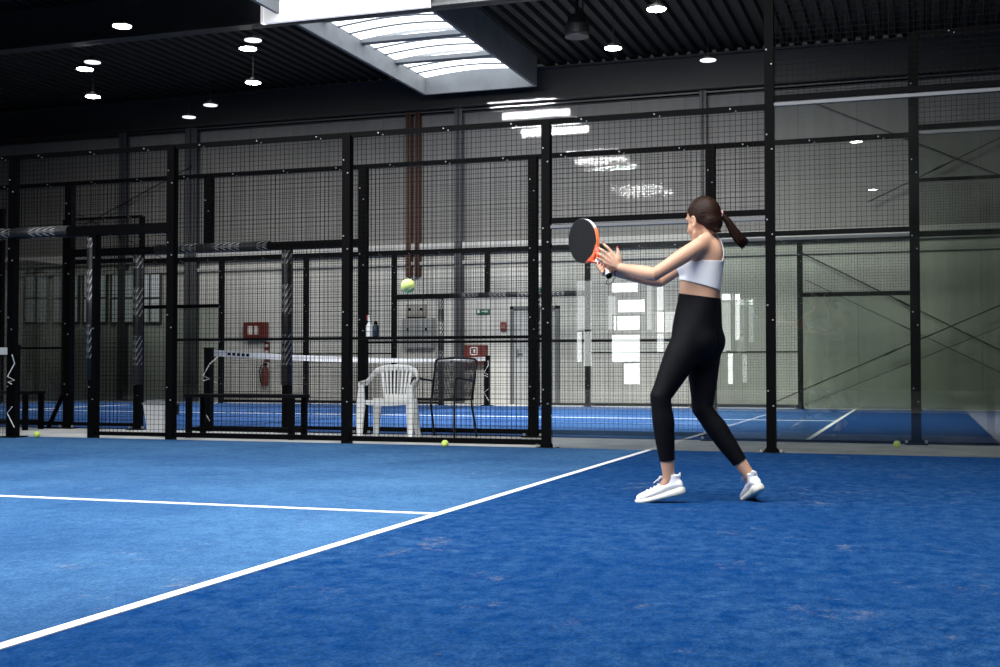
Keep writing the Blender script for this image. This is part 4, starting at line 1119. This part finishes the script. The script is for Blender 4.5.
# hair: swept back cap, then the pony tail
HB = MB()
HB.ell(H(-.012, 0, .016), (.098, .082, .103), hax, 40, 28); HB.ell(H(-.055, 0, -.03), (.055, .065, .065), hax, 28, 18)
HB.rtube([H(-.05, .03, -.06), H(-.085, .01, -.085), H(-.10, -.01, -.098)], [.024, .018, .008], 12)
hair_me = bake(HB, 'hair', .005, 30)
def f_hair(co):
    d = co - npv(hc); f = d @ npv(Hf)/HS; l = d @ npv(Hl)/HS; u = d @ npv(Hu)/HS
    line_ = u - np.where(f > .0, 1.12*f - .010, 1.12*f - .010)
    wig = .004*np.sin(l*180) + .003*np.sin(f*160)
    return line_ + wig
hair = region(hair_me, f_hair, 0, 'hair', HAIR, person, .003)
tie = Pp(719.6, 214.6, .03); tied = (Pp(723, 216, .03) - Pp(716, 213.5, .02)).normalized()
mb = MB(); mb.rtube([H(-.085, 0, .02), tie, Pp(721.5, 216, .03)], [.028, .017, .014], 14)
PT = [Pp(720, 215, .03), Pp(723.5, 216.5, .03), Pp(728.5, 222.5, .03), Pp(734, 232, .03), Pp(739.5, 239.5, .03), Pp(745.5, 245.5, .03)]
mb.tube(PT, [(.010, .007), (.013, .013), (.018, .016), (.024, .017), (.027, .014), (.020, .007)], 18, ref=RIGHT + UP*.6)
for k in range(70):
    q = random.uniform(-1, 1); w_ = random.uniform(-1, 1); endl = random.uniform(.7, 1.12); pts = []
    for i, p in enumerate(PT):
        t = i/(len(PT)-1); wd = (.008, .012, .017, .023, .028, .030)[i]
        dirn = (PT[min(i+1, 5)] - PT[max(i-1, 0)]).normalized(); sd = dirn.cross(FWD).normalized()
        pts.append(p + sd*q*wd + FWD*(-.5 - .5*w_)*wd*.55 + dirn*(endl-1)*.07*t)
    mb.tube(pts, [.003, .0035, .0035, .0035, .003, .001], 5)
mb.build('ponytail', HAIR, parent=hair, smooth=True)
mb = MB(); 
for k in range(3):
    c_ = tie + tied*(.004*(k-1)); x_ = tied.cross(UP).normalized(); y_ = tied.cross(x_)
    mb.tube([c_ + x_*math.cos(2*PI*i/18)*.021 + y_*math.sin(2*PI*i/18)*.021 for i in range(19)], .0065, 8)
mb.build('hair_tie', mat('pink_tie', (.75, .42, .42), .8), parent=hair, smooth=True)

# ------------------------------------------------------------------ the racket
rk = empty('padel_racket', butt, label='black padel racket with orange throat and white grip held by the woman', cat='racket')
rk_in = Matrix.Translation(-butt)
def rbuild(mbx, name, m, parent=rk, **k):
    o = mbx.build(name, m, **k); o.parent = parent
    if parent is rk: o.data.transform(rk_in)
    else: o.data.transform(rk_in)
    return o
cx = .318; RW, RLN = .124, .142
def outline(sc=1.0, n=48):
    out = []
    for k in range(n):
        a = 2*PI*k/n; x = math.cos(a)*RLN*sc; y = math.sin(a)*RW*sc
        if x < 0: y *= 1 - .20*(x/RLN)**2
        out.append((x, y))
    return out
FACEM = bpy.data.materials.new('racket_face'); FACEM.use_nodes = True; nt = FACEM.node_tree; L = nt.links.new; b = nt.nodes['Principled BSDF']; b.inputs['Roughness'].default_value = .45
tc = N(nt, 'ShaderNodeTexCoord'); sp_ = N(nt, 'ShaderNodeVectorMath', operation='DOT_PRODUCT'); L(tc.outputs['Object'], sp_.inputs[0]); sp_.inputs[1].default_value = Ax
edge = mathn(nt, 'LESS_THAN', sp_.outputs['Value'], .205)
sd_ = N(nt, 'ShaderNodeVectorMath', operation='DOT_PRODUCT'); L(tc.outputs['Object'], sd_.inputs[0]); sd_.inputs[1].default_value = Sx
d2 = mathn(nt, 'ADD', sp_.outputs['Value'], mathn(nt, 'MULTIPLY', mathn(nt, 'ABSOLUTE', sd_.outputs['Value']), -.25))
edge = mathn(nt, 'LESS_THAN', d2, .196)
nz = N(nt, 'ShaderNodeTexNoise'); nz.inputs['Scale'].default_value = 40; L(tc.outputs['Object'], nz.inputs['Vector'])
orr = N(nt, 'ShaderNodeMix', data_type='RGBA'); L(nz.outputs['Fac'], orr.inputs['Factor']); orr.inputs['A'].default_value = (.75, .05, .02, 1); orr.inputs['B'].default_value = (.95, .25, .10, 1)
mx = N(nt, 'ShaderNodeMix', data_type='RGBA'); L(edge, mx.inputs['Factor']); mx.inputs['A'].default_value = (.006, .006, .0075, 1); L(orr.outputs['Result'], mx.inputs['B']); L(mx.outputs['Result'], b.inputs['Base Color'])
HOLE = mat('racket_hole', (.001, .001, .001), .9)
RIMM = bpy.data.materials.new('racket_rim'); RIMM.use_nodes = True; nt = RIMM.node_tree; L = nt.links.new; b = nt.nodes['Principled BSDF']; b.inputs['Roughness'].default_value = .35
tc = N(nt, 'ShaderNodeTexCoord'); sp_ = N(nt, 'ShaderNodeVectorMath', operation='DOT_PRODUCT'); L(tc.outputs['Object'], sp_.inputs[0]); sp_.inputs[1].default_value = Ax
mr = N(nt, 'ShaderNodeMapRange'); mr.inputs['From Min'].default_value = .285; mr.inputs['From Max'].default_value = .305; L(sp_.outputs['Value'], mr.inputs['Value'])
mx = N(nt, 'ShaderNodeMix', data_type='RGBA'); L(mr.outputs['Result'], mx.inputs['Factor']); mx.inputs['A'].default_value = (.9, .22, .08, 1); mx.inputs['B'].default_value = (.8, .8, .85, 1); L(mx.outputs['Result'], b.inputs['Base Color'])
fr_ = (Ax, Sx, Nn)
mb = MB(); mb.prism([(x + cx, y) for x, y in outline(1.0)], -.0125, .0125, (Ax, Sx, Nn)); mb.v = [tuple(Vector(v) + butt) for v in mb.v]
mb.m = [0, 0] + [1]*48
face = rbuild(mb, 'head', [FACEM, RIMM], bevel=.004)
# holes through the face
mb = MB()
for i in range(-6, 7):
    for j in range(-5, 6):
        x = i*.0185; y = j*.0185 + (.00925 if i % 2 else 0)
        if (x/(RLN*.72))**2 + (y/(RW*.78))**2 < 1 and x > -.085:
            c_ = g(cx + x) + Sx*y
            for s in (-1, 1):
                mb.tube([c_ + Nn*(s*.0120), c_ + Nn*(s*.0129)], .0052, 10)
rbuild(mb, 'hole_pattern', HOLE, parent=face)
# bumper strip over the top of the rim
mb = MB(); pts = [g(cx) + Ax*x*1.012 + Sx*y*1.012 for x, y in [(math.cos(t)*RLN, math.sin(t)*RW) for t in [math.radians(a) for a in range(-62, 63, 6)]]]
mb.tube(pts, [(.0122, .004)]*len(pts), 10, ref=Nn); rbuild(mb, 'bumper', mat('bumper_black', (.012, .012, .012), .4), smooth=True)
# throat and grip
mb = MB()
for s in (-1, 1): mb.tube([g(.135) + Sx*s*.010, g(.17) + Sx*s*.026, g(.205) + Sx*s*.052], [(.016, .011), (.016, .011), (.016, .012)], 12, ref=Nn)
rbuild(mb, 'throat', mat('throat_orange', (.80, .10, .04), .35, var=.4, vscale=30), smooth=True)
mb = MB(); mb.tube([g(.012), g(.03), g(.08), g(.13), g(.148)], [(.0165, .015), (.016, .0145), (.0155, .014), (.0155, .014), (.017, .014)], 16, ref=Nn)
for k in range(9): mb.tube([g(.02 + .014*k + .004*math.sin(t)) + Nn*(.0163*math.cos(t)) + Sx*(.0148*math.sin(t)) for t in [2*PI*i/12 for i in range(13)]], .0012, 5)
rbuild(mb, 'grip', mat('white_grip', (.8, .8, .78), .7), smooth=True)
mb = MB(); mb.tube([g(-.004), g(.0), g(.012), g(.014)], [(.014, .013), (.0185, .017), (.0185, .017), (.016, .0145)], 16, ref=Nn); cap_ = rbuild(mb, 'end_cap', BLACK, smooth=False)
mb = MB(); q0 = g(0); pts = [q0, Pp(606.8, 281, -.025), Pp(606.2, 284, -.02), Pp(609, 285, -.01), Pp(613, 281.5, .0), Pp(615.2, 277, .01), Pp(614.8, 271.5, .02), wrR + e1*.005]
mb.tube(pts, [(.004, .002)]*len(pts), 8, ref=FWD); rbuild(mb, 'wrist_strap', BLACK, smooth=True)


# ------------------------------------------------------------------ lights
def area(name, loc, target, sx, sy, power, col=(1, 1, 1), spread=180):
    l = bpy.data.lights.new(name, 'AREA'); l.shape = 'RECTANGLE'; l.size = sx; l.size_y = sy; l.energy = power; l.color = col; l.spread = math.radians(spread)
    o = bpy.data.objects.new(name, l); COL.objects.link(o); o.location = loc
    o.rotation_euler = (Vector(target) - Vector(loc)).to_track_quat('-Z', 'Y').to_euler(); return o
area('fill_near', (-2.5, 4.0, 6.2), (-2.5, 6.0, 0), 7, 5, 700, (.96, .98, 1), 130)  # unseen area fills added below the roof, no fixtures there
area('fill_left', (-8.0, 3.0, 6.2), (-4, 7.0, .8), 4, 5, 420, (1, .99, .97), 140)
area('fill_far', (-5.2, 15.2, 6.25), (-5.6, 20.5, 0), 6, 3, 1250, (1, .995, .97), 125)

# added lamps throw the skylight's glass reflection onto the end wall as patches
def patch(px0, px1, py, hpx, shear, power):
    a = at_y(px0, py, YW); b = at_y(px1, py, YW); c = (a + b)/2; hm = hpx*a.y/F_PX*1.05
    o = area('skylight_ghost_lamp', (c.x, 17.9, c.z + .2), (c.x, YW, c.z), b.x - a.x, hm, power, (.97, .98, 1), .4)
for k in range(4): patch(493 + 9.5*k, 560 + 9.5*k, 105.5 + 8.6*k, 6.6, 0, 9)
for k in range(3): patch(566 + 9*k, 618 + 9*k, 153 + 7.4*k, 6, 0, 2.6)
for k in range(2): patch(612 + 9*k, 664 + 9*k, 187 + 7*k, 5, 0, 1.2)
area('fill_far_left', (-14.0, 18.8, 6.2), (-14.5, 22.0, .5), 5, 2, 190, (1, .99, .96), 130)  # added fill that brightens the left of the far wall
w = bpy.data.worlds.new('world'); scene.world = w; w.use_nodes = True
w.node_tree.nodes['Background'].inputs[0].default_value = (.5, .55, .6, 1); w.node_tree.nodes['Background'].inputs[1].default_value = .05
scene.view_settings.view_transform = 'Standard'; scene.view_settings.look = 'None'; scene.view_settings.exposure = 0; scene.view_settings.gamma = 1
try:
    c = scene.cycles; c.max_bounces = 8; c.transparent_max_bounces = 40; c.diffuse_bounces = 3; c.glossy_bounces = 4; c.use_denoising = True
    c.sample_clamp_indirect = 6; c.caustics_reflective = False; c.caustics_refractive = False
except Exception: pass
